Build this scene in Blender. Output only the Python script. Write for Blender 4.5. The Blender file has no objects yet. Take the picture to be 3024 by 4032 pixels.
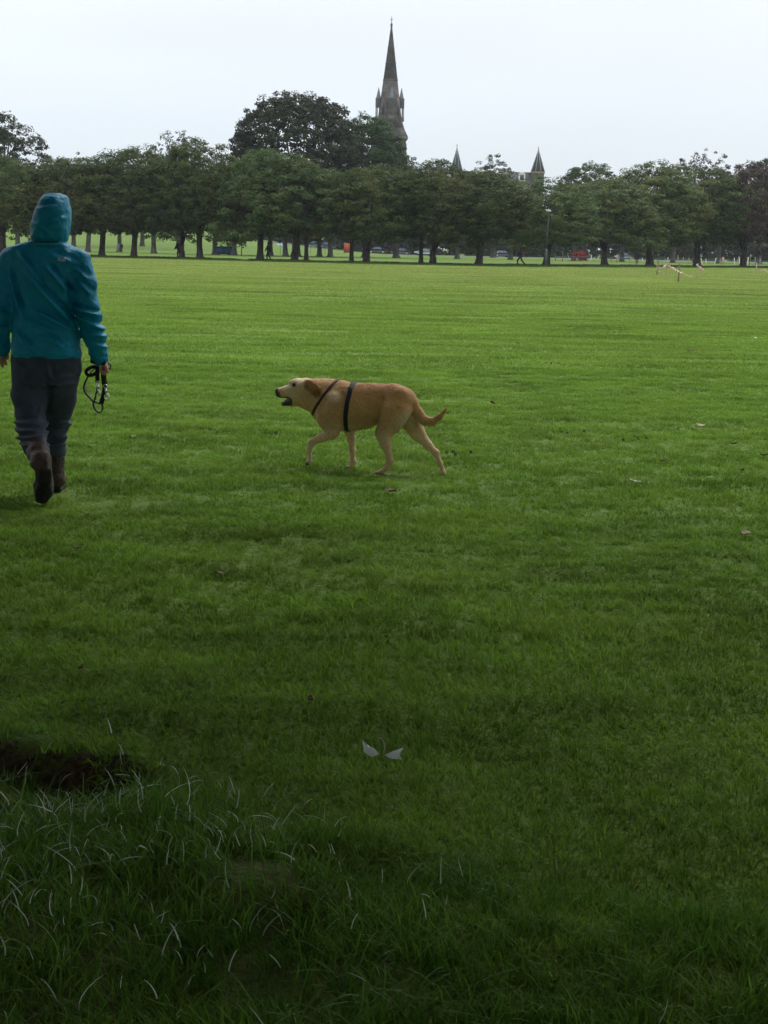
import bpy, math, random
import numpy as np
from mathutils import Matrix, Vector

# ------------------------------------------------------------------ camera, sky, sun, exposure
SC = bpy.context.scene
FPX, CX, CY = 6600.0, 1512.0, 2016.0          # a phone camera zoomed in, in photo pixels
CAMH = 1.42
PITCH = math.atan(1038.8 / FPX)
ROLL = math.radians(1.2)
cam_data = bpy.data.cameras.new('camera')
cam_data.sensor_fit = 'VERTICAL'
cam_data.sensor_height = 36.0
cam_data.lens = FPX / 4032.0 * 36.0
cam_data.clip_start = 0.05
cam_data.clip_end = 8000.0
cam = bpy.data.objects.new('camera', cam_data)
SC.collection.objects.link(cam)
CAM_M = Matrix.Translation((0, 0, CAMH)) @ Matrix.Rotation(math.pi / 2 - PITCH, 4, 'X') @ Matrix.Rotation(ROLL, 4, 'Z')
cam.matrix_world = CAM_M
SC.camera = cam

SUN_EL, SUN_AZ = math.radians(50), math.radians(28)      # azimuth measured from +Y towards +X
world = bpy.data.worlds.new('World')
SC.world = world
world.use_nodes = True
wn, wl = world.node_tree.nodes, world.node_tree.links
wn.clear()
w_out = wn.new('ShaderNodeOutputWorld')
w_bg = wn.new('ShaderNodeBackground')
w_bg.inputs['Strength'].default_value = 0.1
w_sky = wn.new('ShaderNodeTexSky')
w_sky.sky_type = 'NISHITA'
w_sky.sun_disc = False
w_sky.sun_elevation = SUN_EL
w_sky.sun_rotation = SUN_AZ
w_sky.air_density = 1.0
w_sky.dust_density = 1.5
# a closed cloud sheet: luminance rises evenly from the horizon to the zenith as an overcast sky does
w_tc = wn.new('ShaderNodeTexCoord')
w_sep = wn.new('ShaderNodeSeparateXYZ')
w_grad = wn.new('ShaderNodeMath'); w_grad.operation = 'MULTIPLY_ADD'; w_grad.use_clamp = False
w_grad.inputs[1].default_value = 10.0
w_grad.inputs[2].default_value = 8.2
w_max = wn.new('ShaderNodeMath'); w_max.operation = 'MAXIMUM'; w_max.inputs[1].default_value = 0.0
w_map = wn.new('ShaderNodeMapping'); w_map.inputs['Scale'].default_value = (1.2, 1.2, 5.0)
w_noise = wn.new('ShaderNodeTexNoise'); w_noise.inputs['Scale'].default_value = 1.6
w_noise.inputs['Detail'].default_value = 3.0; w_noise.inputs['Roughness'].default_value = 0.5
w_cl = wn.new('ShaderNodeMapRange')
w_cl.inputs['From Min'].default_value = 0.3; w_cl.inputs['From Max'].default_value = 0.7
w_cl.inputs['To Min'].default_value = 0.93; w_cl.inputs['To Max'].default_value = 1.06
w_mul = wn.new('ShaderNodeMath'); w_mul.operation = 'MULTIPLY'
w_col = wn.new('ShaderNodeVectorMath'); w_col.operation = 'SCALE'
w_tint = wn.new('ShaderNodeMix'); w_tint.data_type = 'RGBA'; w_tint.clamp_factor = True
w_tint.inputs[6].default_value = (0.865, 0.985, 1.10, 1); w_tint.inputs[7].default_value = (0.965, 0.992, 1.05, 1)
w_t5 = wn.new('ShaderNodeMath'); w_t5.operation = 'MULTIPLY'; w_t5.inputs[1].default_value = 5.5; w_t5.use_clamp = True
wl.new(w_max.outputs[0], w_t5.inputs[0]); wl.new(w_t5.outputs[0], w_tint.inputs[0]); wl.new(w_tint.outputs[2], w_col.inputs[0])
w_mix = wn.new('ShaderNodeMix'); w_mix.data_type = 'RGBA'; w_mix.inputs[0].default_value = 0.86
wl.new(w_tc.outputs['Generated'], w_sep.inputs[0])
wl.new(w_sep.outputs['Z'], w_max.inputs[0])
wl.new(w_max.outputs[0], w_grad.inputs[0])
wl.new(w_tc.outputs['Generated'], w_map.inputs['Vector'])
wl.new(w_map.outputs[0], w_noise.inputs['Vector'])
wl.new(w_noise.outputs['Fac'], w_cl.inputs['Value'])
wl.new(w_grad.outputs[0], w_mul.inputs[0])
wl.new(w_cl.outputs['Result'], w_mul.inputs[1])
wl.new(w_mul.outputs[0], w_col.inputs['Scale'])
wl.new(w_sky.outputs[0], w_mix.inputs[6])
wl.new(w_col.outputs[0], w_mix.inputs[7])
wl.new(w_mix.outputs[2], w_bg.inputs['Color'])
wl.new(w_bg.outputs[0], w_out.inputs[0])

sun_data = bpy.data.lights.new('sun', 'SUN')
sun_data.energy = 1.5
sun_data.angle = math.radians(18)
sun_data.color = (1.0, 0.96, 0.9)
sun = bpy.data.objects.new('sun', sun_data)
SC.collection.objects.link(sun)
_d = Vector((math.sin(SUN_AZ) * math.cos(SUN_EL), math.cos(SUN_AZ) * math.cos(SUN_EL), math.sin(SUN_EL)))
sun.rotation_euler = _d.to_track_quat('Z', 'Y').to_euler()

SC.view_settings.view_transform = 'Standard'
SC.view_settings.look = 'None'
SC.view_settings.exposure = 0.12
SC.view_settings.gamma = 1.0
SC.view_settings.use_curve_mapping = False
SC.cycles.use_denoising = True
SC.cycles.max_bounces = 4
SC.cycles.diffuse_bounces = 2
SC.cycles.glossy_bounces = 2
SC.cycles.transmission_bounces = 3
SC.cycles.transparent_max_bounces = 4
SC.cycles.use_adaptive_sampling = True
SC.cycles.adaptive_threshold = 0.02
SC.cycles.caustics_reflective = False
SC.cycles.caustics_refractive = False

# ------------------------------------------------------------------ measuring helpers
_R3 = np.array(CAM_M.to_3x3())
def ray(px, py):
    return _R3 @ np.array([(px - CX) / FPX, (CY - py) / FPX, -1.0])
def at(px, py, Y):
    """world point on the upright plane y = Y"""
    d = ray(px, py)
    return np.array([0, 0, CAMH]) + d * (Y / d[1])
def ground(px, py):
    d = ray(px, py)
    return np.array([0, 0, CAMH]) + d * (-CAMH / d[2])
def on_plane(px, py, p0, n):
    d = ray(px, py)
    t = np.dot(np.asarray(p0) - np.array([0, 0, CAMH]), n) / np.dot(d, n)
    return np.array([0, 0, CAMH]) + d * t
def project(P):
    """world points (n,3) -> photo pixels"""
    P = np.asarray(P, float) - np.array([0, 0, CAMH])
    q = P @ _R3
    w = -q[..., 2]
    return np.stack([CX + FPX * q[..., 0] / w, CY - FPX * q[..., 1] / w], -1)
def smooth(a, b, x):
    t = np.clip((np.asarray(x, float) - a) / (b - a), 0, 1)
    return t * t * (3 - 2 * t)

def _hash(ix, iy, iz, seed):
    h = (ix.astype(np.int64) * 374761393 + iy.astype(np.int64) * 668265263 + iz.astype(np.int64) * 2147483647 + seed * 974634777) & 0xffffffff
    h = ((h ^ (h >> 13)) * 1274126177) & 0xffffffff
    h = h ^ (h >> 16)
    return (h & 0xffffff) / float(0xffffff)
def vnoise(x, y, z=0.0, seed=0):
    x, y, z = np.broadcast_arrays(np.asarray(x, float), np.asarray(y, float), np.asarray(z, float))
    ix, iy, iz = np.floor(x), np.floor(y), np.floor(z)
    fx, fy, fz = x - ix, y - iy, z - iz
    fx, fy, fz = fx * fx * (3 - 2 * fx), fy * fy * (3 - 2 * fy), fz * fz * (3 - 2 * fz)
    r = 0
    for a in (0, 1):
        for b in (0, 1):
            for c in (0, 1):
                w = (fx if a else 1 - fx) * (fy if b else 1 - fy) * (fz if c else 1 - fz)
                r = r + w * _hash(ix + a, iy + b, iz + c, seed)
    return r * 2 - 1

# ------------------------------------------------------------------ object helpers
COL = SC.collection
def put(name, data, parent=None, loc=None):
    o = bpy.data.objects.new(name, data)
    COL.objects.link(o)
    if parent is not None:
        o.parent = parent
    if loc is not None:
        o.location = loc
    return o
def tag(o, label=None, cat=None, group=None, kind=None):
    if label: o['label'] = label
    if cat: o['category'] = cat
    if group: o['group'] = group
    if kind: o['kind'] = kind
    return o
def empty(name, loc, rz=0.0, label=None, cat=None, group=None):
    o = put(name, None, loc=tuple(float(v) for v in loc))
    o.empty_display_size = 0.2
    o.rotation_euler = (0, 0, rz)
    return tag(o, label, cat, group)
def mesh_np(name, V, F, m=None, smooth_shade=False, attrs=None):
    """V (n,3), F (k,3|4) int array or list of such arrays"""
    Fs = F if isinstance(F, list) else [F]
    Fs = [np.asarray(f, np.int32) for f in Fs if len(f)]
    me = bpy.data.meshes.new(name)
    V = np.ascontiguousarray(V, np.float32)
    me.vertices.add(len(V)); me.vertices.foreach_set('co', V.ravel())
    loops = np.concatenate([f.ravel() for f in Fs])
    tot = np.concatenate([np.full(len(f), f.shape[1], np.int32) for f in Fs])
    start = np.concatenate([[0], np.cumsum(tot)[:-1]]).astype(np.int32)
    me.loops.add(len(loops)); me.loops.foreach_set('vertex_index', loops)
    me.polygons.add(len(tot)); me.polygons.foreach_set('loop_start', start); me.polygons.foreach_set('loop_total', tot)
    if smooth_shade:
        me.polygons.foreach_set('use_smooth', np.ones(len(tot), bool))
    me.update(calc_edges=True)
    for k, a in (attrs or {}).items():
        a = np.asarray(a, np.float32)
        if a.ndim == 1:
            at_ = me.attributes.new(k, 'FLOAT', 'POINT'); at_.data.foreach_set('value', a)
        elif a.shape[1] == 3:
            at_ = me.attributes.new(k, 'FLOAT_VECTOR', 'POINT'); at_.data.foreach_set('vector', a.ravel())
    me.validate()
    if m is not None:
        me.materials.append(m)
    return me
class MB:
    """collects simple solids into one mesh"""
    def __init__(self): self.V = []; self.F4 = []; self.F3 = []; self.n = 0
    def add(self, V, F4=(), F3=()):
        V = np.asarray(V, float)
        self.V.append(V)
        if len(F4): self.F4.append(np.asarray(F4) + self.n)
        if len(F3): self.F3.append(np.asarray(F3) + self.n)
        self.n += len(V)
    def box(self, lo, hi, rz=0.0, c=None):
        x0, y0, z0 = lo; x1, y1, z1 = hi
        V = np.array([[x0,y0,z0],[x1,y0,z0],[x1,y1,z0],[x0,y1,z0],[x0,y0,z1],[x1,y0,z1],[x1,y1,z1],[x0,y1,z1]], float)
        if rz:
            c = np.array(c if c is not None else (0, 0))
            s, k = math.sin(rz), math.cos(rz)
            q = V[:, :2] - c
            V[:, :2] = np.stack([q[:, 0]*k - q[:, 1]*s, q[:, 0]*s + q[:, 1]*k], 1) + c
        self.add(V, [[0,3,2,1],[4,5,6,7],[0,1,5,4],[1,2,6,5],[2,3,7,6],[3,0,4,7]])
    def tube(self, pts, rad, n=8, cap=True):
        pts = np.asarray(pts, float); rad = np.broadcast_to(np.asarray(rad, float), (len(pts),))
        rings = []
        tang = np.gradient(pts, axis=0)
        tang /= np.linalg.norm(tang, axis=1)[:, None] + 1e-9
        up = np.array([0., 0, 1]) if abs(tang[0][2]) < 0.9 else np.array([1., 0, 0])
        e1 = np.cross(tang[0], up); e1 /= np.linalg.norm(e1)
        a = np.arange(n) * 2 * math.pi / n
        for p, t, r in zip(pts, tang, rad):
            e1 = e1 - t * np.dot(e1, t); e1 /= np.linalg.norm(e1) + 1e-9
            e2 = np.cross(t, e1)
            rings.append(p + r * (np.cos(a)[:, None] * e1 + np.sin(a)[:, None] * e2))
        V = np.concatenate(rings)
        F = []
        for i in range(len(pts) - 1):
            for j in range(n):
                k = (j + 1) % n
                F.append([i*n+j, i*n+k, (i+1)*n+k, (i+1)*n+j])
        F3 = []
        if cap:
            m = len(V)
            V = np.concatenate([V, pts[:1], pts[-1:]])
            for j in range(n):
                k = (j + 1) % n
                F3.append([m, k, j]); F3.append([m+1, (len(pts)-1)*n+j, (len(pts)-1)*n+k])
        self.add(V, F, F3)
    def lathe(self, prof, n=8, c=(0, 0), ph=0.0):
        """prof [(r,z)...] around an upright axis"""
        a = np.arange(n) * 2 * math.pi / n + ph
        V = np.concatenate([np.stack([c[0] + r*np.cos(a), c[1] + r*np.sin(a), np.full(n, z)], 1) for r, z in prof])
        F = []
        for i in range(len(prof) - 1):
            for j in range(n):
                k = (j + 1) % n
                F.append([i*n+j, i*n+k, (i+1)*n+k, (i+1)*n+j])
        m = len(V)
        V = np.concatenate([V, [[c[0], c[1], prof[0][1]], [c[0], c[1], prof[-1][1]]]])
        F3 = []
        for j in range(n):
            k = (j + 1) % n
            F3.append([m, k, j]); F3.append([m+1, (len(prof)-1)*n+j, (len(prof)-1)*n+k])
        self.add(V, F, F3)
    def ribbon(self, pts, w_dir, w, t):
        """flat strap of width w along w_dir and thickness t"""
        pts = np.asarray(pts, float)
        tang = np.gradient(pts, axis=0); tang /= np.linalg.norm(tang, axis=1)[:, None] + 1e-9
        wd = np.broadcast_to(np.asarray(w_dir, float), pts.shape).copy()
        wd -= tang * (wd * tang).sum(1)[:, None]; wd /= np.linalg.norm(wd, axis=1)[:, None] + 1e-9
        nd = np.cross(tang, wd)
        w = np.broadcast_to(np.asarray(w, float), (len(pts),))[:, None]
        V = np.stack([pts - wd*w/2 - nd*t/2, pts + wd*w/2 - nd*t/2, pts + wd*w/2 + nd*t/2, pts - wd*w/2 + nd*t/2], 1).reshape(-1, 3)
        F = []
        for i in range(len(pts) - 1):
            for j in range(4):
                k = (j + 1) % 4
                F.append([i*4+j, i*4+k, (i+1)*4+k, (i+1)*4+j])
        e = (len(pts) - 1) * 4
        F += [[3, 2, 1, 0], [e, e+1, e+2, e+3]]
        self.add(V, F)
    def data(self, name, m=None, smooth_shade=False):
        Fs = []
        if self.F4: Fs.append(np.concatenate(self.F4))
        if self.F3: Fs.append(np.concatenate(self.F3))
        return mesh_np(name, np.concatenate(self.V), Fs, m, smooth_shade)
    def build(self, name, m, parent=None, smooth_shade=False, loc=None):
        return put(name, self.data(name, m, smooth_shade), parent, loc)
def spline(pts, n):
    """Catmull-Rom through pts, n samples"""
    P = np.asarray(pts, float)
    P = np.concatenate([[2*P[0]-P[1]], P, [2*P[-1]-P[-2]]])
    out = []
    for u in np.linspace(0, len(P) - 3 - 1e-6, n):
        i = int(u); t = u - i
        p0, p1, p2, p3 = P[i:i+4]
        out.append(0.5*((2*p1) + (-p0+p2)*t + (2*p0-5*p1+4*p2-p3)*t*t + (-p0+3*p1-3*p2+p3)*t**3))
    return np.array(out)

# ------------------------------------------------------------------ materials
MATS = {}
def mat(name, c1, c2=None, scale=5.0, rough=0.8, bump=0.0, bscale=40.0, spec=0.3, metal=0.0, detail=4.0, stretch=None, coord='Object', lo=0.35, hi=0.65, sheen=0.0):
    m = bpy.data.materials.new(name); m.use_nodes = True
    n, l = m.node_tree.nodes, m.node_tree.links
    b = n['Principled BSDF']
    b.inputs['Roughness'].default_value = rough
    b.inputs['Specular IOR Level'].default_value = spec
    b.inputs['Metallic'].default_value = metal
    b.inputs['Sheen Weight'].default_value = sheen
    tc = n.new('ShaderNodeTexCoord')
    src = tc.outputs[coord]
    if stretch:
        mp = n.new('ShaderNodeMapping'); mp.inputs['Scale'].default_value = stretch
        l.new(src, mp.inputs['Vector']); src = mp.outputs[0]
    if c2 is None:
        b.inputs['Base Color'].default_value = (*c1, 1)
    else:
        t = n.new('ShaderNodeTexNoise'); t.inputs['Scale'].default_value = scale; t.inputs['Detail'].default_value = detail
        l.new(src, t.inputs['Vector'])
        r = n.new('ShaderNodeMapRange'); r.inputs['From Min'].default_value = lo; r.inputs['From Max'].default_value = hi
        l.new(t.outputs['Fac'], r.inputs['Value'])
        x = n.new('ShaderNodeMix'); x.data_type = 'RGBA'
        x.inputs[6].default_value = (*c1, 1); x.inputs[7].default_value = (*c2, 1)
        l.new(r.outputs['Result'], x.inputs[0]); l.new(x.outputs[2], b.inputs['Base Color'])
    if bump:
        t2 = n.new('ShaderNodeTexNoise'); t2.inputs['Scale'].default_value = bscale; t2.inputs['Detail'].default_value = 3.0
        l.new(src, t2.inputs['Vector'])
        bp = n.new('ShaderNodeBump'); bp.inputs['Strength'].default_value = bump; bp.inputs['Distance'].default_value = 0.02
        l.new(t2.outputs['Fac'], bp.inputs['Height']); l.new(bp.outputs[0], b.inputs['Normal'])
    MATS[name] = m
    return m
def leaf_mat(name, c_lo, c_hi, rough=0.6, trans=0.35, spec=0.12, patch=None, pscale=0.25, vary=True, mottle=None, far_cols=None):
    """leaf colour by the attribute 'tone' (per leaf), slow drift over the plant, some light passing through"""
    m = bpy.data.materials.new(name); m.use_nodes = True
    n, l = m.node_tree.nodes, m.node_tree.links
    b = n['Principled BSDF']; out = n['Material Output']
    b.inputs['Roughness'].default_value = rough
    b.inputs['Specular IOR Level'].default_value = spec
    a = n.new('ShaderNodeAttribute'); a.attribute_name = 'tone'
    x = n.new('ShaderNodeMix'); x.data_type = 'RGBA'
    x.inputs[6].default_value = (*c_lo, 1); x.inputs[7].default_value = (*c_hi, 1)
    l.new(a.outputs['Fac'], x.inputs[0])
    col = x.outputs[2]
    oi = n.new('ShaderNodeObjectInfo')
    hs = n.new('ShaderNodeHueSaturation')
    mr = n.new('ShaderNodeMapRange'); mr.inputs['To Min'].default_value = 0.76 if vary else 1.0; mr.inputs['To Max'].default_value = 1.22 if vary else 1.0
    l.new(oi.outputs['Random'], mr.inputs['Value']); l.new(mr.outputs['Result'], hs.inputs['Value'])
    if vary:
        mh = n.new('ShaderNodeMath'); mh.operation = 'MULTIPLY'; mh.inputs[1].default_value = 7.31
        fr = n.new('ShaderNodeMath'); fr.operation = 'FRACT'
        mh2 = n.new('ShaderNodeMapRange'); mh2.inputs['To Min'].default_value = 0.492; mh2.inputs['To Max'].default_value = 0.525
        l.new(oi.outputs['Random'], mh.inputs[0]); l.new(mh.outputs[0], fr.inputs[0]); l.new(fr.outputs[0], mh2.inputs['Value']); l.new(mh2.outputs['Result'], hs.inputs['Hue'])
    if patch is not None:
        g = n.new('ShaderNodeNewGeometry')
        t = n.new('ShaderNodeTexNoise'); t.inputs['Scale'].default_value = pscale; t.inputs['Detail'].default_value = 3.0
        l.new(g.outputs['Position'], t.inputs['Vector'])
        r = n.new('ShaderNodeMapRange'); r.inputs['From Min'].default_value = 0.45; r.inputs['From Max'].default_value = 0.72
        l.new(t.outputs['Fac'], r.inputs['Value'])
        y = n.new('ShaderNodeMix'); y.data_type = 'RGBA'
        l.new(r.outputs['Result'], y.inputs[0]); l.new(col, y.inputs[6]); y.inputs[7].default_value = (*patch, 1)
        col = y.outputs[2]
    if far_cols is not None:       # far turf yellower where dry, plus distant air and sheen put into the colour
        g3 = n.new('ShaderNodeNewGeometry'); s3 = n.new('ShaderNodeSeparateXYZ'); l.new(g3.outputs['Position'], s3.inputs[0])
        t3 = n.new('ShaderNodeTexNoise'); t3.inputs['Scale'].default_value = 0.12; t3.inputs['Detail'].default_value = 4.0; l.new(g3.outputs['Position'], t3.inputs['Vector'])
        a3 = n.new('ShaderNodeMath'); a3.operation = 'MULTIPLY_ADD'; a3.inputs[1].default_value = 40.0; l.new(t3.outputs['Fac'], a3.inputs[0]); l.new(s3.outputs['Y'], a3.inputs[2])
        r3 = n.new('ShaderNodeMapRange'); r3.interpolation_type = 'SMOOTHSTEP'; r3.inputs['From Min'].default_value = 24.0; r3.inputs['From Max'].default_value = 125.0; l.new(a3.outputs[0], r3.inputs['Value'])
        x3 = n.new('ShaderNodeMix'); x3.data_type = 'RGBA'; x3.inputs[6].default_value = (*far_cols[0], 1); x3.inputs[7].default_value = (*far_cols[1], 1); l.new(a.outputs['Fac'], x3.inputs[0])
        y3 = n.new('ShaderNodeMix'); y3.data_type = 'RGBA'; l.new(r3.outputs['Result'], y3.inputs[0]); l.new(col, y3.inputs[6]); l.new(x3.outputs[2], y3.inputs[7])
        col = y3.outputs[2]
    if mottle is not None:
        g2 = n.new('ShaderNodeNewGeometry'); mp2 = n.new('ShaderNodeMapping'); mp2.inputs['Scale'].default_value = mottle
        l.new(g2.outputs['Position'], mp2.inputs['Vector'])
        t2 = n.new('ShaderNodeTexNoise'); t2.inputs['Scale'].default_value = 1.0; t2.inputs['Detail'].default_value = 6.0; t2.inputs['Roughness'].default_value = 0.65
        l.new(mp2.outputs[0], t2.inputs['Vector'])
        r2 = n.new('ShaderNodeMapRange'); r2.inputs['From Min'].default_value = .3; r2.inputs['From Max'].default_value = .7; r2.inputs['To Min'].default_value = .50; r2.inputs['To Max'].default_value = 1.36
        l.new(t2.outputs['Fac'], r2.inputs['Value']); l.new(r2.outputs['Result'], hs.inputs['Value'])
    l.new(col, hs.inputs['Color'])
    l.new(hs.outputs[0], b.inputs['Base Color'])
    tr = n.new('ShaderNodeBsdfTranslucent'); l.new(hs.outputs[0], tr.inputs['Color'])
    ms = n.new('ShaderNodeMixShader'); ms.inputs[0].default_value = trans
    l.new(b.outputs[0], ms.inputs[1]); l.new(tr.outputs[0], ms.inputs[2]); l.new(ms.outputs[0], out.inputs['Surface'])
    MATS[name] = m
    return m

# ------------------------------------------------------------------ signed-distance modelling of soft bodies
class SDF:
    def __init__(self, lo, hi, h):
        self.h = h; self.lo = np.asarray(lo, float); self.hi = np.asarray(hi, float)
        n = np.ceil((self.hi - self.lo) / h).astype(int) + 1
        self.ax = [self.lo[i] + h * np.arange(n[i]) for i in range(3)]
        self.V = np.full(tuple(n), 0.5, np.float32)
    def _sl(self, lo, hi):
        s = []
        for i in range(3):
            a = int(np.clip(np.floor((lo[i] - self.lo[i]) / self.h), 0, len(self.ax[i])))
            b = int(np.clip(np.ceil((hi[i] - self.lo[i]) / self.h) + 1, 0, len(self.ax[i])))
            s.append(slice(a, b))
        return tuple(s)
    def _grid(self, s):
        return (self.ax[0][s[0]][:, None, None], self.ax[1][s[1]][None, :, None], self.ax[2][s[2]][None, None, :])
    def _apply(self, s, d, k, op):
        v = self.V[s]
        if op == 'add':
            if k > 0:
                hh = np.clip(0.5 + 0.5 * (v - d) / k, 0, 1)
                self.V[s] = v * (1 - hh) + d * hh - k * hh * (1 - hh)
            else:
                self.V[s] = np.minimum(v, d)
        else:
            self.V[s] = np.maximum(v, -d)
    def seg(self, a, b, ra, rb, sc=(1, 1, 1), k=0.0, op='add'):
        a, b, sc = np.asarray(a, float), np.asarray(b, float), np.asarray(sc, float)
        m = max(ra, rb) / sc + 0.03 + k
        s = self._sl(np.minimum(a, b) - m, np.maximum(a, b) + m)
        X, Y, Z = self._grid(s)
        ba = (b - a) * sc; L = max(float(ba @ ba), 1e-12)
        qx, qy, qz = (X - a[0]) * sc[0], (Y - a[1]) * sc[1], (Z - a[2]) * sc[2]
        t = np.clip((qx * ba[0] + qy * ba[1] + qz * ba[2]) / L, 0, 1)
        d = (np.sqrt((qx - t*ba[0])**2 + (qy - t*ba[1])**2 + (qz - t*ba[2])**2) - (ra + (rb - ra) * t)) / sc.max()
        self._apply(s, d, k, op)
    def chain(self, pts, k=0.0, sc=(1, 1, 1)):
        """pts [(point, radius)...]"""
        for (p, r), (q, u) in zip(pts[:-1], pts[1:]):
            self.seg(p, q, r, u, sc, k)
    def ball(self, c, r, sc=(1, 1, 1), k=0.0, op='add'):
        self.seg(c, np.asarray(c) + 1e-6, r, r, sc, k, op)
    def stack(self, lev, k=0.0, e=2.3):
        """upright column: lev rows (z, cx, cy, hx, hy), any order"""
        L = np.array(sorted(lev)); z0, z1 = L[0, 0], L[-1, 0]
        m = 0.03 + k
        lo = [(L[:, 1] - L[:, 3]).min() - m, (L[:, 2] - L[:, 4]).min() - m, z0 - m]
        hi = [(L[:, 1] + L[:, 3]).max() + m, (L[:, 2] + L[:, 4]).max() + m, z1 + m]
        s = self._sl(lo, hi)
        X, Y, Z = self._grid(s)
        zz = np.clip(Z, z0, z1)
        cx, cy, hx, hy = (np.interp(zz, L[:, 0], L[:, i]) for i in (1, 2, 3, 4))
        r = ((np.abs(X - cx) / hx)**e + (np.abs(Y - cy) / hy)**e)**(1 / e)
        d = (r - 1) * np.minimum(hx, hy)
        dz = np.maximum(z0 - Z, Z - z1)
        d = np.maximum(d, dz)
        self._apply(s, d, k, 'add')
    def displace(self, fn, band=0.05):
        idx = np.argwhere(np.abs(self.V) < band)
        P = self.lo + idx * self.h
        self.V[tuple(idx.T)] += fn(P)
    def sample(self, P):
        P = np.atleast_2d(P)
        q = (P - self.lo) / self.h
        i = np.clip(np.floor(q).astype(int), 0, np.array(self.V.shape) - 2); f = np.clip(q - i, 0, 1)
        r = 0
        for a in (0, 1):
            for b in (0, 1):
                for c in (0, 1):
                    w = (f[:, 0] if a else 1 - f[:, 0]) * (f[:, 1] if b else 1 - f[:, 1]) * (f[:, 2] if c else 1 - f[:, 2])
                    r = r + w * self.V[i[:, 0] + a, i[:, 1] + b, i[:, 2] + c]
        return r
    def mesh(self, smooth_it=2):
        V = self.V
        for i in range(3):
            for j in (0, -1):
                sl = [slice(None)] * 3; sl[i] = j; V[tuple(sl)] = np.maximum(V[tuple(sl)], 0.01)
        S = V < 0
        C = [(a, b, c) for a in (0, 1) for b in (0, 1) for c in (0, 1)]
        n = V.shape
        cnt = sum(S[a:n[0]-1+a, b:n[1]-1+b, c:n[2]-1+c].astype(np.int8) for a, b, c in C)
        idx = np.argwhere((cnt > 0) & (cnt < 8))
        vals = np.stack([V[idx[:, 0]+a, idx[:, 1]+b, idx[:, 2]+c] for a, b, c in C], 1)
        Cn = np.array(C, float)
        acc = np.zeros((len(idx), 3)); num = np.zeros(len(idx))
        for i in range(8):
            for j in range(i + 1, 8):
                if np.abs(Cn[i] - Cn[j]).sum() == 1:
                    mk = (vals[:, i] < 0) != (vals[:, j] < 0)
                    t = vals[:, i] / np.where(mk, vals[:, i] - vals[:, j], 1)
                    acc += (mk[:, None]) * (Cn[i] + t[:, None] * (Cn[j] - Cn[i])); num += mk
        P = self.lo + (idx + acc / num[:, None]) * self.h
        M = np.full((n[0]-1, n[1]-1, n[2]-1), -1, np.int32); M[tuple(idx.T)] = np.arange(len(idx))
        quads = []
        for ax in range(3):
            o1, o2 = [(1, 2), (2, 0), (0, 1)][ax]
            a = np.take(S, range(0, n[ax]-1), ax); b = np.take(S, range(1, n[ax]), ax)
            e = np.argwhere(a != b)
            e = e[(e[:, o1] > 0) & (e[:, o2] > 0) & (e[:, o1] < n[o1]-1) & (e[:, o2] < n[o2]-1)]
            def cell(d1, d2):
                q = e.copy(); q[:, o1] -= d1; q[:, o2] -= d2
                return M[tuple(q.T)]
            Q = np.stack([cell(1, 1), cell(0, 1), cell(0, 0), cell(1, 0)], 1)
            flip = ~a[tuple(e.T)]
            Q[flip] = Q[flip][:, ::-1]
            quads.append(Q)
        Q = np.concatenate(quads)
        Q = Q[(Q >= 0).all(1)]
        E = np.concatenate([Q[:, [0, 1]], Q[:, [1, 2]], Q[:, [2, 3]], Q[:, [3, 0]]])
        for _ in range(smooth_it):
            s = np.zeros_like(P); c = np.zeros(len(P))
            for i in range(3):
                s[:, i] = np.bincount(E[:, 0], P[E[:, 1], i], len(P)) + np.bincount(E[:, 1], P[E[:, 0], i], len(P))
            c = np.bincount(E[:, 0], minlength=len(P)) + np.bincount(E[:, 1], minlength=len(P))
            P = 0.5 * P + 0.5 * s / np.maximum(c, 1)[:, None]
        return P, Q
def soft(name, sdf, m, parent, origin=(0, 0, 0), it=2, attrs=None):
    P, Q = sdf.mesh(it)
    at_ = attrs(P) if attrs else None
    return put(name, mesh_np(name, P - np.asarray(origin), Q, m, True, at_), parent)

# ------------------------------------------------------------------ the ground
HOL_A, HOL_B = ground(-250, 2895)[:2], ground(800, 3110)[:2]       # worn earth edge in the near grass
def seg_dist(x, y, a, b):
    ab = b - a
    t = np.clip(((x - a[0]) * ab[0] + (y - a[1]) * ab[1]) / (ab @ ab), 0, 1)
    return np.hypot(x - a[0] - t * ab[0], y - a[1] - t * ab[1]), t
LUMPS = [(*ground(1050, 3560)[:2], 0.20, 0.055), (*ground(300, 3500)[:2], 0.25, 0.05), (*ground(1900, 3700)[:2], 0.3, 0.045),
         (*ground(700, 3250)[:2], 0.22, 0.05), (*ground(2700, 3800)[:2], 0.3, 0.04), (*ground(100, 3800)[:2], 0.2, 0.04),
         (*ground(1500, 3320)[:2], 0.2, 0.03), (*ground(1100, 3700)[:2], 0.10, -0.06), (*ground(2000, 2960)[:2], 0.14, -0.035),
         (*ground(1450, 3500)[:2], 0.12, -0.05), (*ground(2600, 3000)[:2], 0.16, -0.03), (*ground(2450, 2800)[:2], 0.2, 0.02)]
def bank(x, y):
    """a worn step down towards the viewer: turf lip, earth face, lower rough grass"""
    ab = HOL_B - HOL_A; L = np.hypot(*ab)
    s = ((x - HOL_A[0]) * ab[1] - (y - HOL_A[1]) * ab[0]) / L + 0.045 * vnoise(x * 4, y * 4, 0, 9)
    _, t = seg_dist(x, y, HOL_A, HOL_B)
    return smooth(1.0, .6, t) * (0.03 * np.exp(-((s + .08) / .10)**2) - 0.085 * smooth(-.02, .05, s) * np.exp(-(np.maximum(s - .1, 0) / .55)**2))
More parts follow.
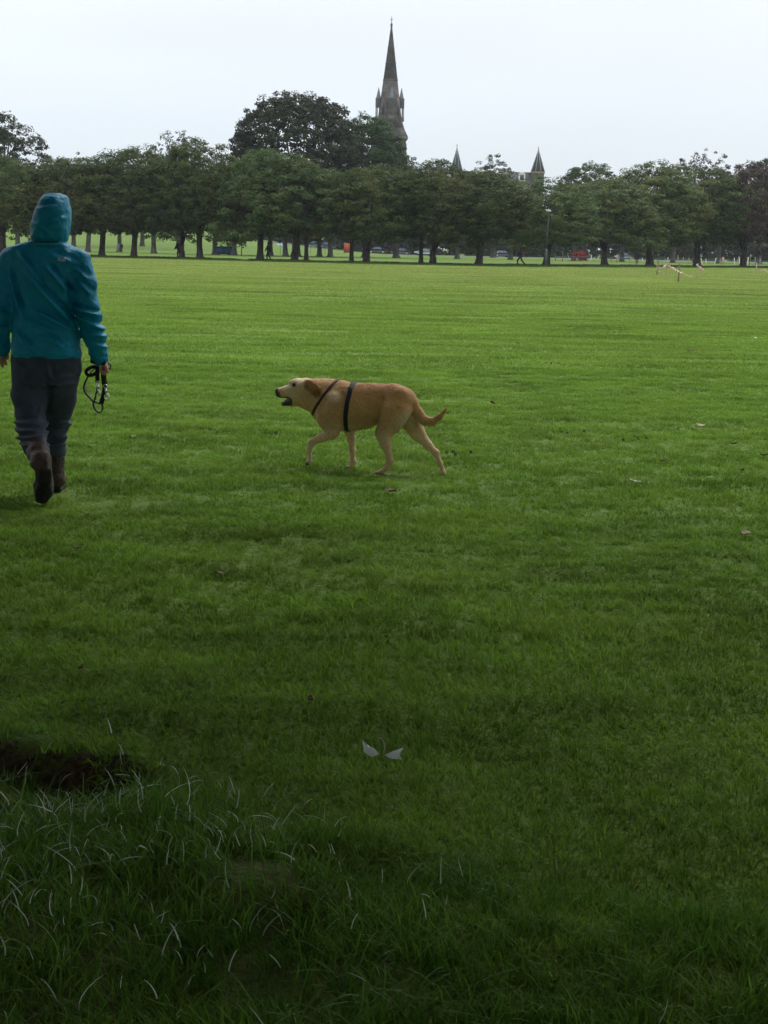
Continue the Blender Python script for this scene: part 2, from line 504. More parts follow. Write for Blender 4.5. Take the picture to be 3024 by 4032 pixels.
def H(x, y):
    x, y = np.asarray(x, float), np.asarray(y, float)
    z = 6.5 * smooth(262, 470, y) * smooth(5, -50, x)
    z = z + 1.5 * smooth(420, 700, y) * smooth(0, 60, x)
    near = smooth(16, 6, y)
    z = z + near * (0.018 * vnoise(x * 1.7, y * 1.7, 0, 3) + 0.012 * vnoise(x * 4.3, y * 4.3, 0, 4))
    z = z + (1 - near) * smooth(140, 20, y) * (0.020 * vnoise(x * .5, y * 1.3, 0, 5) + 0.03 * vnoise(x * .12, y * .3, 0, 6))
    d, t = seg_dist(x, y, HOL_A, HOL_B)
    z = z + bank(x, y) + soil_at(x, y) * (0.022 * vnoise(x * 19, y * 19, 0, 14) + 0.012 * vnoise(x * 37, y * 37, 0, 15))
    for lx, ly, r, a in LUMPS:
        z = z + a * np.exp(-((x - lx)**2 + (y - ly)**2) / (r * r))
    return z
def soil_at(x, y):
    x, y = np.asarray(x, float), np.asarray(y, float)
    ab = HOL_B - HOL_A; L = np.hypot(*ab)
    s = ((x - HOL_A[0]) * ab[1] - (y - HOL_A[1]) * ab[0]) / L + 0.045 * vnoise(x * 4, y * 4, 0, 9)
    d, t = seg_dist(x, y, HOL_A, HOL_B)
    return smooth(-.03, .0, s + .03 * vnoise(x * 17, y * 17, 0, 10)) * smooth(.105, .04, s) * smooth(1.0, .5, t)
def rough_left(x, y):
    x, y = np.asarray(x, float), np.asarray(y, float)
    p = project(np.stack([x, y, np.zeros_like(x)], -1))
    e = np.interp(p[..., 0], [-600, 0, 500, 900, 1300, 1800], [2830, 2920, 3020, 3200, 3400, 4032])
    return smooth(0, 160, p[..., 1] - e) * smooth(1900, 1200, p[..., 0]) * (y > 2) * (y < 6)
def graded(lo, hi, step, far_lo, far_hi, g=1.12):
    a = list(np.arange(lo, hi + step / 2, step))
    s = step
    while a[-1] < far_hi: s *= g; a.append(a[-1] + s)
    s = step
    while a[0] > far_lo: s *= g; a.insert(0, a[0] - s)
    return np.array(a)
gx = graded(-3.6, 3.6, 0.035, -1600, 1600)
gy = graded(2.4, 8.0, 0.035, -90, 3200, 1.06)
GX, GY = np.meshgrid(gx, gy, indexing='ij')
GZ = H(GX, GY)
nx, ny = GX.shape
ii = np.arange(nx * ny).reshape(nx, ny)
GF = np.stack([ii[:-1, :-1], ii[1:, :-1], ii[1:, 1:], ii[:-1, 1:]], -1).reshape(-1, 4)

def ground_material():
    m = bpy.data.materials.new('lawn_ground'); m.use_nodes = True
    n, l = m.node_tree.nodes, m.node_tree.links
    b = n['Principled BSDF']; b.inputs['Roughness'].default_value = 0.9; b.inputs['Specular IOR Level'].default_value = 0.1
    g = n.new('ShaderNodeNewGeometry')
    def noise(scale, det, stretch=None):
        mp = n.new('ShaderNodeMapping'); mp.inputs['Scale'].default_value = stretch or (1, 1, 1)
        l.new(g.outputs['Position'], mp.inputs['Vector'])
        t = n.new('ShaderNodeTexNoise'); t.inputs['Scale'].default_value = scale; t.inputs['Detail'].default_value = det
        l.new(mp.outputs[0], t.inputs['Vector'])
        return t.outputs['Fac']
    def mixc(fac, a, bb, lo=0.35, hi=0.65):
        r = n.new('ShaderNodeMapRange'); r.inputs['From Min'].default_value = lo; r.inputs['From Max'].default_value = hi
        l.new(fac, r.inputs['Value'])
        x = n.new('ShaderNodeMix'); x.data_type = 'RGBA'; l.new(r.outputs['Result'], x.inputs[0])
        for s, v in ((6, a), (7, bb)):
            if isinstance(v, tuple): x.inputs[s].default_value = (*v, 1)
            else: l.new(v, x.inputs[s])
        return x.outputs[2]
    fine = mixc(noise(28, 5), (0.060, 0.118, 0.018), (0.13, 0.20, 0.038))
    mid = mixc(noise(0.55, 4, (0.5, 1.0, 1)), (0.078, 0.155, 0.022), (0.135, 0.205, 0.04))
    wide = mixc(noise(0.06, 3, (0.35, 1.0, 1)), (0.10, 0.175, 0.03), (0.15, 0.21, 0.045))
    x1 = n.new('ShaderNodeMix'); x1.data_type = 'RGBA'; x1.inputs[0].default_value = 0.5; l.new(fine, x1.inputs[6]); l.new(mid, x1.inputs[7])
    x2 = n.new('ShaderNodeMix'); x2.data_type = 'RGBA'; x2.inputs[0].default_value = 0.45; l.new(x1.outputs[2], x2.inputs[6]); l.new(wide, x2.inputs[7])
    a = n.new('ShaderNodeAttribute'); a.attribute_name = 'soil'
    soil = mixc(noise(30, 6), (0.030, 0.020, 0.013), (0.10, 0.064, 0.038))
    x3 = n.new('ShaderNodeMix'); x3.data_type = 'RGBA'; l.new(a.outputs['Fac'], x3.inputs[0]); l.new(x2.outputs[2], x3.inputs[6]); l.new(soil, x3.inputs[7])
    l.new(x3.outputs[2], b.inputs['Base Color'])
    bp = n.new('ShaderNodeBump'); bp.inputs['Strength'].default_value = 0.7; bp.inputs['Distance'].default_value = 0.03
    l.new(noise(45, 5), bp.inputs['Height']); l.new(bp.outputs[0], b.inputs['Normal'])
    return m
GROUND = put('ground', mesh_np('ground', np.stack([GX, GY, GZ], -1).reshape(-1, 3), GF, ground_material(), True, {'soil': np.maximum(soil_at(GX, GY), .5 * rough_left(GX, GY)).ravel()}))
tag(GROUND, kind='structure')

# asphalt path under the tree row and the road with its kerb far behind
M_TAR = mat('tarmac', (0.045, 0.045, 0.047), (0.07, 0.07, 0.07), scale=3, rough=0.9)
M_KERB = mat('kerb_stone', (0.3, 0.29, 0.27), (0.4, 0.39, 0.36), scale=4)
def strip(name, pts, w, dz, m):
    P = np.array(pts, float); t = np.gradient(P, axis=0); t /= np.linalg.norm(t, axis=1)[:, None]
    nrm = np.stack([-t[:, 1], t[:, 0]], 1)
    A, B = P - nrm * w / 2, P + nrm * w / 2
    V = np.concatenate([np.c_[A, H(A[:, 0], A[:, 1]) + dz], np.c_[B, H(B[:, 0], B[:, 1]) + dz]])
    k = len(P); i = np.arange(k - 1)
    return tag(put(name, mesh_np(name, V, np.stack([i, i + 1, i + 1 + k, i + k], 1), m)), kind='structure')
ROW = lambda x: np.interp(x, [-80, -40, -26, -2, 9, 24, 46, 80], [176, 173, 171, 164, 165, 186, 219, 268])
xs = np.linspace(-120, 110, 60)
strip('footpath', np.stack([xs, ROW(xs) - 4.5], 1), 2.2, 0.012, M_TAR)
xs = np.linspace(-40, 260, 60)
strip('road', np.stack([xs, 377 + 0.02 * xs], 1), 7.5, 0.012, M_TAR)
kb = MB()
for k in range(60):
    kb.box((-40 + k * 5 + .02, 377 + 0.02 * (-40 + 5 * k) - 4.0, -0.02), (-40 + k * 5 + 4.98, 377 + 0.02 * (-40 + 5 * k) - 3.75, 0.12))
tag(kb.build('kerb', M_KERB), kind='structure')

# ------------------------------------------------------------------ grass, blade by blade
LAWN = dict(rough=0.7, trans=0.38, spec=0.08, patch=(0.200, 0.325, 0.040), pscale=0.9, vary=False, far_cols=((0.200, 0.285, 0.050), (0.390, 0.465, 0.135)))
M_LAWN = leaf_mat('lawn_blade', (0.080, 0.195, 0.014), (0.235, 0.370, 0.050), mottle=(1.1, 2.4, 1), **LAWN)
M_LAWN2 = leaf_mat('lawn_blade_mid', (0.090, 0.205, 0.016), (0.245, 0.380, 0.054), mottle=(.4, 1.5, 1), **LAWN)
M_LAWN3 = leaf_mat('lawn_blade_far', (0.090, 0.205, 0.016), (0.245, 0.380, 0.054), mottle=(.12, .7, 1), **LAWN)
M_LONG = leaf_mat('long_blade', (0.058, 0.165, 0.012), (0.165, 0.31, 0.038), rough=0.6, trans=0.35, spec=0.15, patch=(0.06, 0.16, 0.014), pscale=2.2, vary=False)
M_DRY = leaf_mat('dry_blade', (0.32, 0.36, 0.27), (0.66, 0.70, 0.58), rough=0.4, trans=0.2, spec=0.4, vary=False)
def tuft_mesh(name, seed, nb, rad, h, w, levels, lean, m, tone=(0, 1), droop=0.0):
    rg = np.random.default_rng(seed)
    V, F4, F3, T = [], [], [], []
    n = 0
    for _ in range(nb):
        a = rg.uniform(0, 2*math.pi); r = rad * math.sqrt(rg.uniform())
        base = np.array([r*math.cos(a), r*math.sin(a), -0.006])
        az = rg.uniform(0, 2*math.pi); hh = h * rg.uniform(0.55, 1.15); le = lean * rg.uniform(0.2, 1.3)
        dirh = np.array([math.cos(az), math.sin(az), 0]); side = np.array([-math.sin(az), math.cos(az), 0])
        ww = w * rg.uniform(0.7, 1.25); tv = rg.uniform(*tone)
        tw = rg.uniform(-0.8, 0.8)
        for i in range(levels):
            t = i / levels
            p = base + dirh * hh * le * t**1.8 + np.array([0, 0, hh * (t - droop * t**3)])
            s = side * math.cos(tw*t) + dirh * math.sin(tw*t)
            wt = ww * (1 - 0.55 * t) / 2
            V += [p - s*wt, p + s*wt]; T += [tv*(0.75+.25*t)]*2
        V.append(base + dirh * hh * le + np.array([0, 0, hh * (1 - droop)])); T.append(tv)
        for i in range(levels - 1):
            F4.append([n+2*i, n+2*i+1, n+2*i+3, n+2*i+2])
        F3.append([n+2*levels-2, n+2*levels-1, n+2*levels])
        n += 2*levels + 1
    me = mesh_np(name, np.array(V), [np.array(F4).reshape(-1, 4), np.array(F3)], m, False, {'tone': np.array(T)})
    return bpy.data.objects.new(name, me)
def scatter(name, P, rot, sc, variants, label, cat):
    coll = bpy.data.collections.new(name + '_variants')
    for v in variants: coll.objects.link(v)
    n = len(P)
    me = bpy.data.meshes.new(name)
    me.vertices.add(n); me.vertices.foreach_set('co', np.ascontiguousarray(P, np.float32).ravel())
    a = me.attributes.new('rot', 'FLOAT_VECTOR', 'POINT'); a.data.foreach_set('vector', np.ascontiguousarray(rot, np.float32).ravel())
    a = me.attributes.new('sca', 'FLOAT_VECTOR', 'POINT'); a.data.foreach_set('vector', np.ascontiguousarray(sc, np.float32).ravel())
    a = me.attributes.new('pick', 'INT', 'POINT'); a.data.foreach_set('value', np.random.default_rng(n).integers(0, len(variants), n).astype(np.int32))
    o = tag(put(name, me), label, cat, kind='stuff')
    ng = bpy.data.node_groups.new(name, 'GeometryNodeTree')
    ng.interface.new_socket('Geometry', in_out='INPUT', socket_type='NodeSocketGeometry')
    ng.interface.new_socket('Geometry', in_out='OUTPUT', socket_type='NodeSocketGeometry')
    N, L = ng.nodes, ng.links
    gi, go = N.new('NodeGroupInput'), N.new('NodeGroupOutput')
    iop = N.new('GeometryNodeInstanceOnPoints')
    ci = N.new('GeometryNodeCollectionInfo'); ci.inputs['Collection'].default_value = coll
    ci.inputs['Separate Children'].default_value = True; ci.inputs['Reset Children'].default_value = True
    def attr(nm, ty):
        q = N.new('GeometryNodeInputNamedAttribute'); q.data_type = ty; q.inputs['Name'].default_value = nm
        return q.outputs['Attribute']
    L.new(gi.outputs[0], iop.inputs['Points']); L.new(ci.outputs[0], iop.inputs['Instance'])
    iop.inputs['Pick Instance'].default_value = True
    L.new(attr('pick', 'INT'), iop.inputs['Instance Index'])
    e2r = N.new('FunctionNodeEulerToRotation'); L.new(attr('rot', 'FLOAT_VECTOR'), e2r.inputs[0]); L.new(e2r.outputs[0], iop.inputs['Rotation'])
    L.new(attr('sca', 'FLOAT_VECTOR'), iop.inputs['Scale'])
    L.new(iop.outputs[0], go.inputs[0])
    md = o.modifiers.new('grass', 'NODES'); md.node_group = ng
    return o
RG = np.random.default_rng(11)
def field_points(y0, y1, dens, margin):
    """even random points over the wedge of lawn in view plus a margin at both sides"""
    hw = lambda y: 0.235 * y + margin
    A = (y1 - y0) * (hw(y0) + hw(y1))
    n = int(A * dens)
    y = RG.uniform(y0, y1, 3*n); x = RG.uniform(-hw(y1), hw(y1), 3*n)
    k = np.abs(x) < hw(y)
    return x[k][:n], y[k][:n]
# how long the grass stands: mown beyond, rough towards the viewpoint and most at the left
EDGE = np.array([[-600, 2800], [0, 2870], [500, 2960], [900, 3140], [1300, 3230], [1800, 3350], [2400, 3500], [3024, 3560], [3700, 3600]], float)
def roughness(x, y):
    p = project(np.stack([x, y, np.zeros_like(x)], -1))
    e = np.interp(p[:, 0], EDGE[:, 0], EDGE[:, 1])
    return smooth(-60, 260, p[:, 1] - e), p
def tile_mesh(name, seed, size, nb, h, w, lean, m):
    """a square of turf: nb short blades, bases spilling a little over the edges"""
    rg = np.random.default_rng(seed)
    base = np.c_[rg.uniform(-.54, .54, (nb, 2)) * size, np.full(nb, -0.008)]
    fq = max(1 / .055, 9 / size)
    clump = 0.80 + 0.62 * vnoise(base[:, 0] * fq + seed, base[:, 1] * fq, 0, 91)
    az = rg.uniform(0, 2*math.pi, nb); hh = h * rg.uniform(.55, 1.15, nb) * clump; le = lean * rg.uniform(.2, 1.4, nb)
    dh = np.c_[np.cos(az), np.sin(az), np.zeros(nb)]; sd = np.c_[-np.sin(az), np.cos(az), np.zeros(nb)]
    ww = (w * rg.uniform(.7, 1.25, nb))[:, None]; up = np.array([0, 0, 1.0])
    hh, le = hh[:, None], le[:, None]
    mid = base + dh*hh*le*.3 + up*hh*.55; tip = base + dh*hh*le + up*hh*.92
    V = np.stack([base - sd*ww/2, base + sd*ww/2, mid + sd*ww*.38, mid - sd*ww*.38, tip], 1).reshape(-1, 3)
    i = np.arange(nb)[:, None] * 5
    tone = np.clip(rg.uniform(0, 1, nb)**1.2 * .7 + .35 * (clump - .55), 0, 1)
    T = np.repeat(tone, 5)
    return bpy.data.objects.new(name, mesh_np(name, V, [i + [0, 1, 2, 3], i + [3, 2, 4]], m, False, {'tone': T}))
TILES = [(2.1, 6.0, .15, 270, .042, .0044, 2.6), (6.0, 9.0, .30, 1050, .040, .0046, 2.6), (9.0, 20.0, .5, 1500, .040, .0062, 3.0), (20.0, 45.0, 1.0, 1900, .042, .012, 3.5), (45.0, 101.0, 2.0, 2400, .046, .024, 4), (101.0, 225.0, 4.0, 3200, .05, .05, 6)]
for li, (y0, y1, ts, nb, bh, bw, mg) in enumerate(TILES):
    ty = np.arange(y0 + ts/2, y1, ts)
    hw = 0.235 * y1 + mg
    tx = np.arange(-hw, hw, ts)
    X, Y = [q_.ravel() for q_ in np.meshgrid(tx, ty)]
    k = np.abs(X) < 0.235 * (Y + ts) + mg
    X, Y = X[k], Y[k]
    if li == 0:
        k = (soil_at(X, Y) < .75) & (RG.uniform(size=len(X)) > .5 * rough_left(X, Y)); X, Y = X[k], Y[k]
    if li == 5:
        k = Y < ROW(X) - 16; X, Y = X[k], Y[k]
    n = len(X)
    e = ts * .3
    zx = (H(X + e, Y) - H(X - e, Y)) / (2*e); zy = (H(X, Y + e) - H(X, Y - e)) / (2*e)
    rot = np.c_[np.arctan(zy), -np.arctan(zx), np.zeros(n)]
    sz = 1 + .18 * vnoise(X * .8, Y * .8, 0, 33)
    var = [tile_mesh('turf', 1000 + li*10 + i, ts, nb, bh, bw, 1.15, (M_LAWN, M_LAWN, M_LAWN, M_LAWN2, M_LAWN3, M_LAWN3)[li]) for i in range(9)]
    scatter('lawn_grass', np.c_[X, Y, H(X, Y)], rot, np.c_[np.ones(n), np.ones(n), sz], var, ['short green grass around the pale scraps near the viewer', 'short mown green grass at the viewer\'s end of the field', 'short mown green grass around the dog and the person', 'short mown green grass beyond the dog', 'short mown green grass in the middle of the field', 'short mown green grass before the tree row'][li], 'grass')
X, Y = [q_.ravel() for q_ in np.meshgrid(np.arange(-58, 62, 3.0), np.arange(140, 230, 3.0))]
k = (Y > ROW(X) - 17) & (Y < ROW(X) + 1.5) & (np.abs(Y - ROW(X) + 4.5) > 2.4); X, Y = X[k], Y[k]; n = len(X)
M_SHADEBAND = leaf_mat('shade_band_blade', (0.028, 0.062, 0.012), (0.075, 0.120, 0.026), rough=0.7, trans=0.3, spec=0.08, vary=False)  # crown shade along the tree feet, put into the blade colour
scatter('shade_band_grass', np.c_[X + RG.uniform(-.8, .8, n), Y + RG.uniform(-.8, .8, n), H(X, Y)], np.zeros((n, 3)), np.c_[np.ones(n), np.ones(n), np.interp(ROW(X) - Y + RG.normal(0, 2, n), [0, 8, 17], [1.3, 1, .35])],
        [tile_mesh('shade_band', 1200 + i, 3.0, 1500, .13, .05, 1.0, M_SHADEBAND) for i in range(5)], 'longer grass strip with the shade at the foot of the tree row put into its colour', 'grass')
x, y = field_points(2.3, 5.6, 430, 2.3)
rf, pp = roughness(x, y)
k = (RG.uniform(size=len(x)) < rf) & (RG.uniform(size=len(x)) > np.maximum(soil_at(x, y) * 0.4, .12 * rough_left(x, y)))
x, y, rf, pp = x[k], y[k], rf[k], pp[k]
n = len(x)
s = (0.55 + 0.45 * rf) * np.interp(pp[:, 0], [0, 1300, 3000], [1.1, 1.0, 0.95]) * RG.uniform(0.65, 1.2, n) * (1 + 0.3 * vnoise(x * 5, y * 5, 0, 41))
long_var = [tuft_mesh('long_tuft', 200 + i, 20, 0.05, 0.080, 0.0034, 5, 0.8, M_LONG, droop=0.12) for i in range(7)] + \
           [tuft_mesh('long_tuft', 230 + i, 8, 0.04, 0.105, 0.0038, 6, 1.2, M_LONG, droop=0.35) for i in range(2)]
scatter('long_grass', np.c_[x, y, H(x, y)], np.c_[RG.normal(0, .18, n), RG.normal(0, .18, n), RG.uniform(0, 6.28, n)], np.c_[s, s, s], long_var, 'long tangled dark green grass along the near edge of the field', 'grass')
# pale dead blades, thickest in the rough at the left
x, y = field_points(2.4, 5.2, 1150, 2.2)
rf, pp = roughness(x, y)
pr = rf * np.interp(pp[:, 0], [0, 900, 1400, 2000], [0.34, 0.34, 0.07, 0.03]) * np.interp(pp[:, 1], [2850, 3100, 3500, 3800, 4032], [.6, 1, 1, .35, .2])
k = RG.uniform(size=len(x)) < pr
x, y = x[k], y[k]; n = len(x)
s = RG.uniform(0.6, 1.2, n)
dry_var = [tuft_mesh('dry_tuft', 300 + i, 1, 0.02, 0.055, 0.0034, 5, 1.0, M_DRY, droop=0.25) for i in range(8)]
scatter('dry_grass', np.c_[x, y, H(x, y) + 0.042], np.c_[RG.normal(0, .3, n), RG.normal(0, .3, n), RG.uniform(0, 6.28, n)], np.c_[s, s, s], dry_var, 'pale dead grass blades poking out of the long grass', 'grass')

# crumbs of earth fallen from the worn face
M_CLOD = mat('earth_crumb', (0.045, 0.030, 0.019), (0.13, 0.086, 0.052), scale=60, rough=0.95, bump=.6, bscale=120)
x, y = RG.uniform(-1.5, 0.2, 9000), RG.uniform(3.9, 5.0, 9000)
k = RG.uniform(size=9000) < soil_at(x, y) * .8 + .02 * rough_left(x, y); x, y = x[k][:700], y[k][:700]
b_ = MB()
for xx, yy in zip(x, y):
    s_ = RG.uniform(.004, .014); z_ = float(H(xx, yy))
    b_.lathe([(s_*.8, z_ - s_*.5), (s_*RG.uniform(.9, 1.2), z_ + s_*.1), (s_*.75, z_ + s_*.6), (s_*.2, z_ + s_*RG.uniform(.7, 1.0))], 6, (xx, yy), RG.uniform(0, 1))
tag(b_.build('earth_crumbs', M_CLOD), 'crumbs of bare earth along the worn edge at the lower left', 'soil', kind='stuff')

# ------------------------------------------------------------------ trees
M_BARK = mat('bark', (0.030, 0.026, 0.022), (0.075, 0.066, 0.055), scale=6, rough=0.95, bump=0.6, bscale=18, stretch=(1, 1, 0.25))
M_BARK2 = mat('grey_bark', (0.06, 0.06, 0.05), (0.13, 0.125, 0.105), scale=5, rough=0.95, bump=0.5, bscale=14, stretch=(1, 1, 0.25))
M_ROWLEAF = leaf_mat('row_leaf', (0.032, 0.062, 0.020), (0.112, 0.148, 0.042), trans=0.32, patch=(0.140, 0.150, 0.040), pscale=0.28)
M_DARKLEAF = leaf_mat('dark_leaf', (0.018, 0.030, 0.012), (0.058, 0.070, 0.028), trans=0.2)
M_GREENLEAF = leaf_mat('green_leaf', (0.035, 0.075, 0.022), (0.095, 0.150, 0.045), trans=0.3)
M_COPPER = leaf_mat('copper_leaf', (0.030, 0.022, 0.018), (0.085, 0.055, 0.042), trans=0.2)
M_PALELEAF = leaf_mat('pale_leaf', (0.09, 0.12, 0.08), (0.22, 0.26, 0.18), trans=0.25)
M_SHADELEAF = leaf_mat('shade_leaf', (0.02, 0.05, 0.012), (0.05, 0.10, 0.025), trans=0.12)
M_REDLEAF = leaf_mat('red_leaf', (0.20, 0.02, 0.015), (0.55, 0.06, 0.05), trans=0.25)

def leaves(rg, centres, out, per, crad, size, flat=0.65, tone=None):
    """leaf faces in clumps; out = outward direction of each clump"""
    k = len(centres); n = k * per
    c = np.repeat(centres, per, 0); o = np.repeat(out, per, 0)
    v = rg.normal(size=(n, 3)); v /= np.linalg.norm(v, axis=1)[:, None]
    cr = np.repeat(crad * rg.uniform(0.6, 1.35, k), per)[:, None]
    p = c + v * cr * rg.uniform(0.25, 1, (n, 1))**0.6 * np.array([1, 1, flat])
    nrm = 0.55 * o + 0.6 * v + np.array([0, 0, 0.55]) + rg.normal(0, 0.45, (n, 3))
    nrm /= np.linalg.norm(nrm, axis=1)[:, None]
    a = np.cross(nrm, rg.normal(size=(n, 3))); a /= np.linalg.norm(a, axis=1)[:, None] + 1e-9
    b = np.cross(nrm, a)
    L = size * rg.uniform(0.65, 1.3, (n, 1)); W = L * rg.uniform(0.5, 0.75, (n, 1))
    V = np.stack([p - a*L/2, p + b*W/2 + nrm*L*0.08 - a*L*0.05, p + a*L/2 - nrm*L*0.1, p - b*W/2 + nrm*L*0.08 - a*L*0.05], 1).reshape(-1, 3)
    F = np.arange(4*n).reshape(-1, 4)
    tv = np.clip(np.repeat(rg.uniform(0, 1, k), per) * 0.6 + rg.uniform(0, 0.4, n), 0, 1)
    return V, F, np.repeat(tv, 4)
def lobes(rg, d, k=7, amp=0.22):
    """uneven radius over directions"""
    f = np.zeros(len(d))
    for _ in range(k + 4):
        q = rg.normal(size=3); q /= np.linalg.norm(q)
        f += rg.uniform(0.3, 1) * np.exp(6.0 * (d @ q - 1))
    return 1 - .7 * amp + amp * 1.35 * f / max(f.max(), 1e-6)
def crown_pts(rg, n, c, r, inner=0.45, amp=0.25, cut=-0.75, sparse_top=False):
    d = rg.normal(size=(3*n, 3)); d /= np.linalg.norm(d, axis=1)[:, None]
    d = d[d[:, 2] > cut][:n]
    lw = d[:, 2] < 0
    hz = np.hypot(d[:, 0], d[:, 1]) + 1e-9
    full = np.sqrt(np.clip(1 - np.abs(d[:, 2])**3.5, 0.02, 1))
    d[lw, :2] *= (full / hz)[lw, None]
    rad = lobes(rg, d, 9, amp) * (inner + (1 - inner) * rg.uniform(0, 1, len(d))**0.45)
    rad = rad * np.where(rg.uniform(size=len(rad)) < .12, rg.uniform(1.0, 1.10, len(rad)), 1)
    P = np.asarray(c) + d * rad[:, None] * np.asarray(r)
    return P, d
def trunk_mesh(rg, name, m, h_fork, r0, crown_c, crown_r, limbs=6, sub=3, fork_low=False, lean=0.0, n=9):
    b = MB()
    top = np.array([lean * h_fork, rg.uniform(-.15, .15), h_fork])
    zz = np.array([-0.15, 0.05, 0.25, 0.8, h_fork*0.55, h_fork])
    rr = r0 * np.array([1.9, 1.55, 1.2, 1.0, 0.92, 0.95])
    pts = np.c_[np.interp(zz, [0, h_fork], [0, top[0]]) + rg.normal(0, .02, 6), np.interp(zz, [0, h_fork], [0, top[1]]), zz]
    b.tube(pts, rr, n)
    for i in range(limbs):
        a = 2*math.pi*(i + rg.uniform(-.3, .3))/limbs
        el = rg.uniform(0.35, 1.15) if i else 1.4
        end = np.asarray(crown_c) + np.asarray(crown_r) * 0.60 * np.array([math.cos(a)*math.cos(el), math.sin(a)*math.cos(el), math.sin(el)*0.9])
        st = top - np.array([0, 0, rg.uniform(0, .3)])
        mid = st*0.5 + end*0.5 + np.array([0, 0, 0.35]) + rg.normal(0, .15, 3)
        sp = spline([st, st*0.72 + end*0.28 + np.array([0, 0, .25]), mid, end], 8)
        b.tube(sp, np.linspace(r0*0.55, r0*0.10, 8), 6)
        for j in range(sub):
            t0 = sp[rg.integers(3, 7)]
            e2 = t0 + rg.normal(size=3) * np.asarray(crown_r) * 0.14 + (end - st) * 0.18
            b.tube(spline([t0, (t0+e2)/2 + rg.normal(0, .15, 3), e2], 5), np.linspace(r0*0.2, r0*0.05, 5), 5)
    return b.data(name, m, True)
def tree_kind(seed, h, w, clear, leafm, barkm=None, n_clump=420, per=34, crad=0.5, size=0.24, r0=0.3, inner=0.45, amp=0.25, cut=-0.8, limbs=6, fork=None, lean=0.0):
    """meshes of one kind of tree: height h, crown width w, clear stem height"""
    rg = np.random.default_rng(seed)
    rz = (h - clear) / 2; c = np.array([lean * clear, 0, clear + rz]); r = np.array([w/2, w/2, rz])
    P, d = crown_pts(rg, n_clump, c, r, inner, amp, cut)
    V, F, T = leaves(rg, P, d, per, crad, size)
    crown = mesh_np('crown', V, F, leafm, False, {'tone': T})
    tr = trunk_mesh(rg, 'trunk', barkm or M_BARK, fork or clear * 1.05, r0, c, r, limbs, 3, lean=lean)
    return tr, crown
def place_tree(name, kind, loc, sc, rz, label, group=None, tsc=None, cat='tree'):
    o = empty(name, loc, rz, label, cat, group)
    t = put('trunk', kind[0], o); c = put('crown', kind[1], o)
    t.scale = (sc[0]*(tsc or 1), sc[0]*(tsc or 1), sc[1]) if tsc else (sc[0], sc[0], sc[1])
    c.scale = (sc[0], sc[0], sc[1])
    return o
ROWK = [tree_kind(500 + i, 12, 10.5, 1.35, M_ROWLEAF, cut=-0.97, n_clump=680, per=48, crad=0.55, size=0.21, r0=0.30, amp=0.38, lean=[0, .05, -.06, .03, 0, .1][i], fork=[2.2, 1.9, 2.4, 2.1, 1.6, 2.2][i], limbs=[6, 5, 6, 7, 4, 6][i]) for i in range(6)]
COPK = tree_kind(520, 13, 11, 1.8, M_COPPER, cut=-0.96, n_clump=430, per=36, crad=0.55, size=0.26, r0=0.32, amp=0.25)
THINK = tree_kind(521, 9.5, 5, 3.0, M_ROWLEAF, n_clump=160, per=34, crad=0.5, size=0.25, r0=0.24, amp=0.3)
def base_at(px, D):
    """foot of something standing on the field in the line of photo column px, at distance D"""
    lo, hi = 900.0, 1400.0
    p = at(px, 1000, D)
    return np.array([p[0], D, float(H(p[0], D))])
ROW_TREES = [  # column, distance, crown top row, crown half-width px, kind, label
    (12, 170, 615, 165, 0, 'brown-stemmed row tree at the far left edge, behind the hooded person\'s left shoulder'),
    (215, 172, 595, 165, 1, 'row tree hidden behind the teal hood of the near person'),
    (400, 173, 600, 160, 2, 'row tree with its stem just right of the hooded person\'s shoulder'),
    (527, 171, 575, 160, 3, 'straight dark-stemmed row tree right of the pair of small figures'),
    (716, 170, 600, 150, 4, 'pale thick-stemmed row tree with a person half hidden behind it'),
    (788, 169, 560, 165, 0, 'forked dark-stemmed row tree left of the blue skip'),
    (1024, 167, 555, 175, 1, 'dark row tree beside the lone walker in black trousers'),
    (1160, 166, 600, 170, 2, 'thick-stemmed row tree in front of the big dome-crowned tree'),
    (1443, 164.5, 650, 175, 3, 'row tree below the church spire with a flared foot'),
    (1705, 164.5, 635, 170, 4, 'row tree right of the thin leaning stem, below the first turret'),
    (1886, 164.5, 655, 190, 5, 'thickest-stemmed row tree left of the dark parked car'),
    (2152, 178, 712, 185, 0, 'row tree standing directly behind the lamp post'),
    (2382, 196, 680, 170, 1, 'yellowing row tree right of the red bush'),
    (2560, 205, 625, 190, 2, 'row tree with a wide low fork behind the taped stakes'),
    (2746, 212, 650, 180, 3, 'olive row tree between the forked tree and the purplish one'),
]
for i, (cx, D, top, hw, kd, lab) in enumerate(ROW_TREES):
    b = base_at(cx, D); pm = FPX / D
    ztop = at(cx, top, D)[2]
    place_tree('row_tree', ROWK[kd], b, (hw / pm / 5 * 1.28, (ztop - b[2]) / 11.6), i * 2.399, lab, 'trees of the front row', tsc=0.95)
b = base_at(2928, 216); place_tree('row_tree', COPK, b, (1.25, (at(2928, 625, 216)[2]) / 12.6), 0.6, 'purplish-brown leaved tree at the right edge of the row', 'trees of the front row')
b = base_at(3130, 222); place_tree('row_tree', COPK, b, (1.2, (at(3100, 640, 222)[2]) / 12.6), 2.6, 'purplish-brown tree reaching in from beyond the right edge', 'trees of the front row')
for cx, D, lab in ((1206, 166, 'slim tree with a thin stem right beside the thick-stemmed row tree'), (1384, 165, 'slim tree with a thin straight stem left of the flared row tree'), (1658, 164.5, 'slim tree with a thin leaning stem in front of a pale car')):
    b = base_at(cx, D)
    place_tree('slim_tree', THINK, b, (0.85, 0.95), cx * 0.7, lab, 'slim trees in the front row')
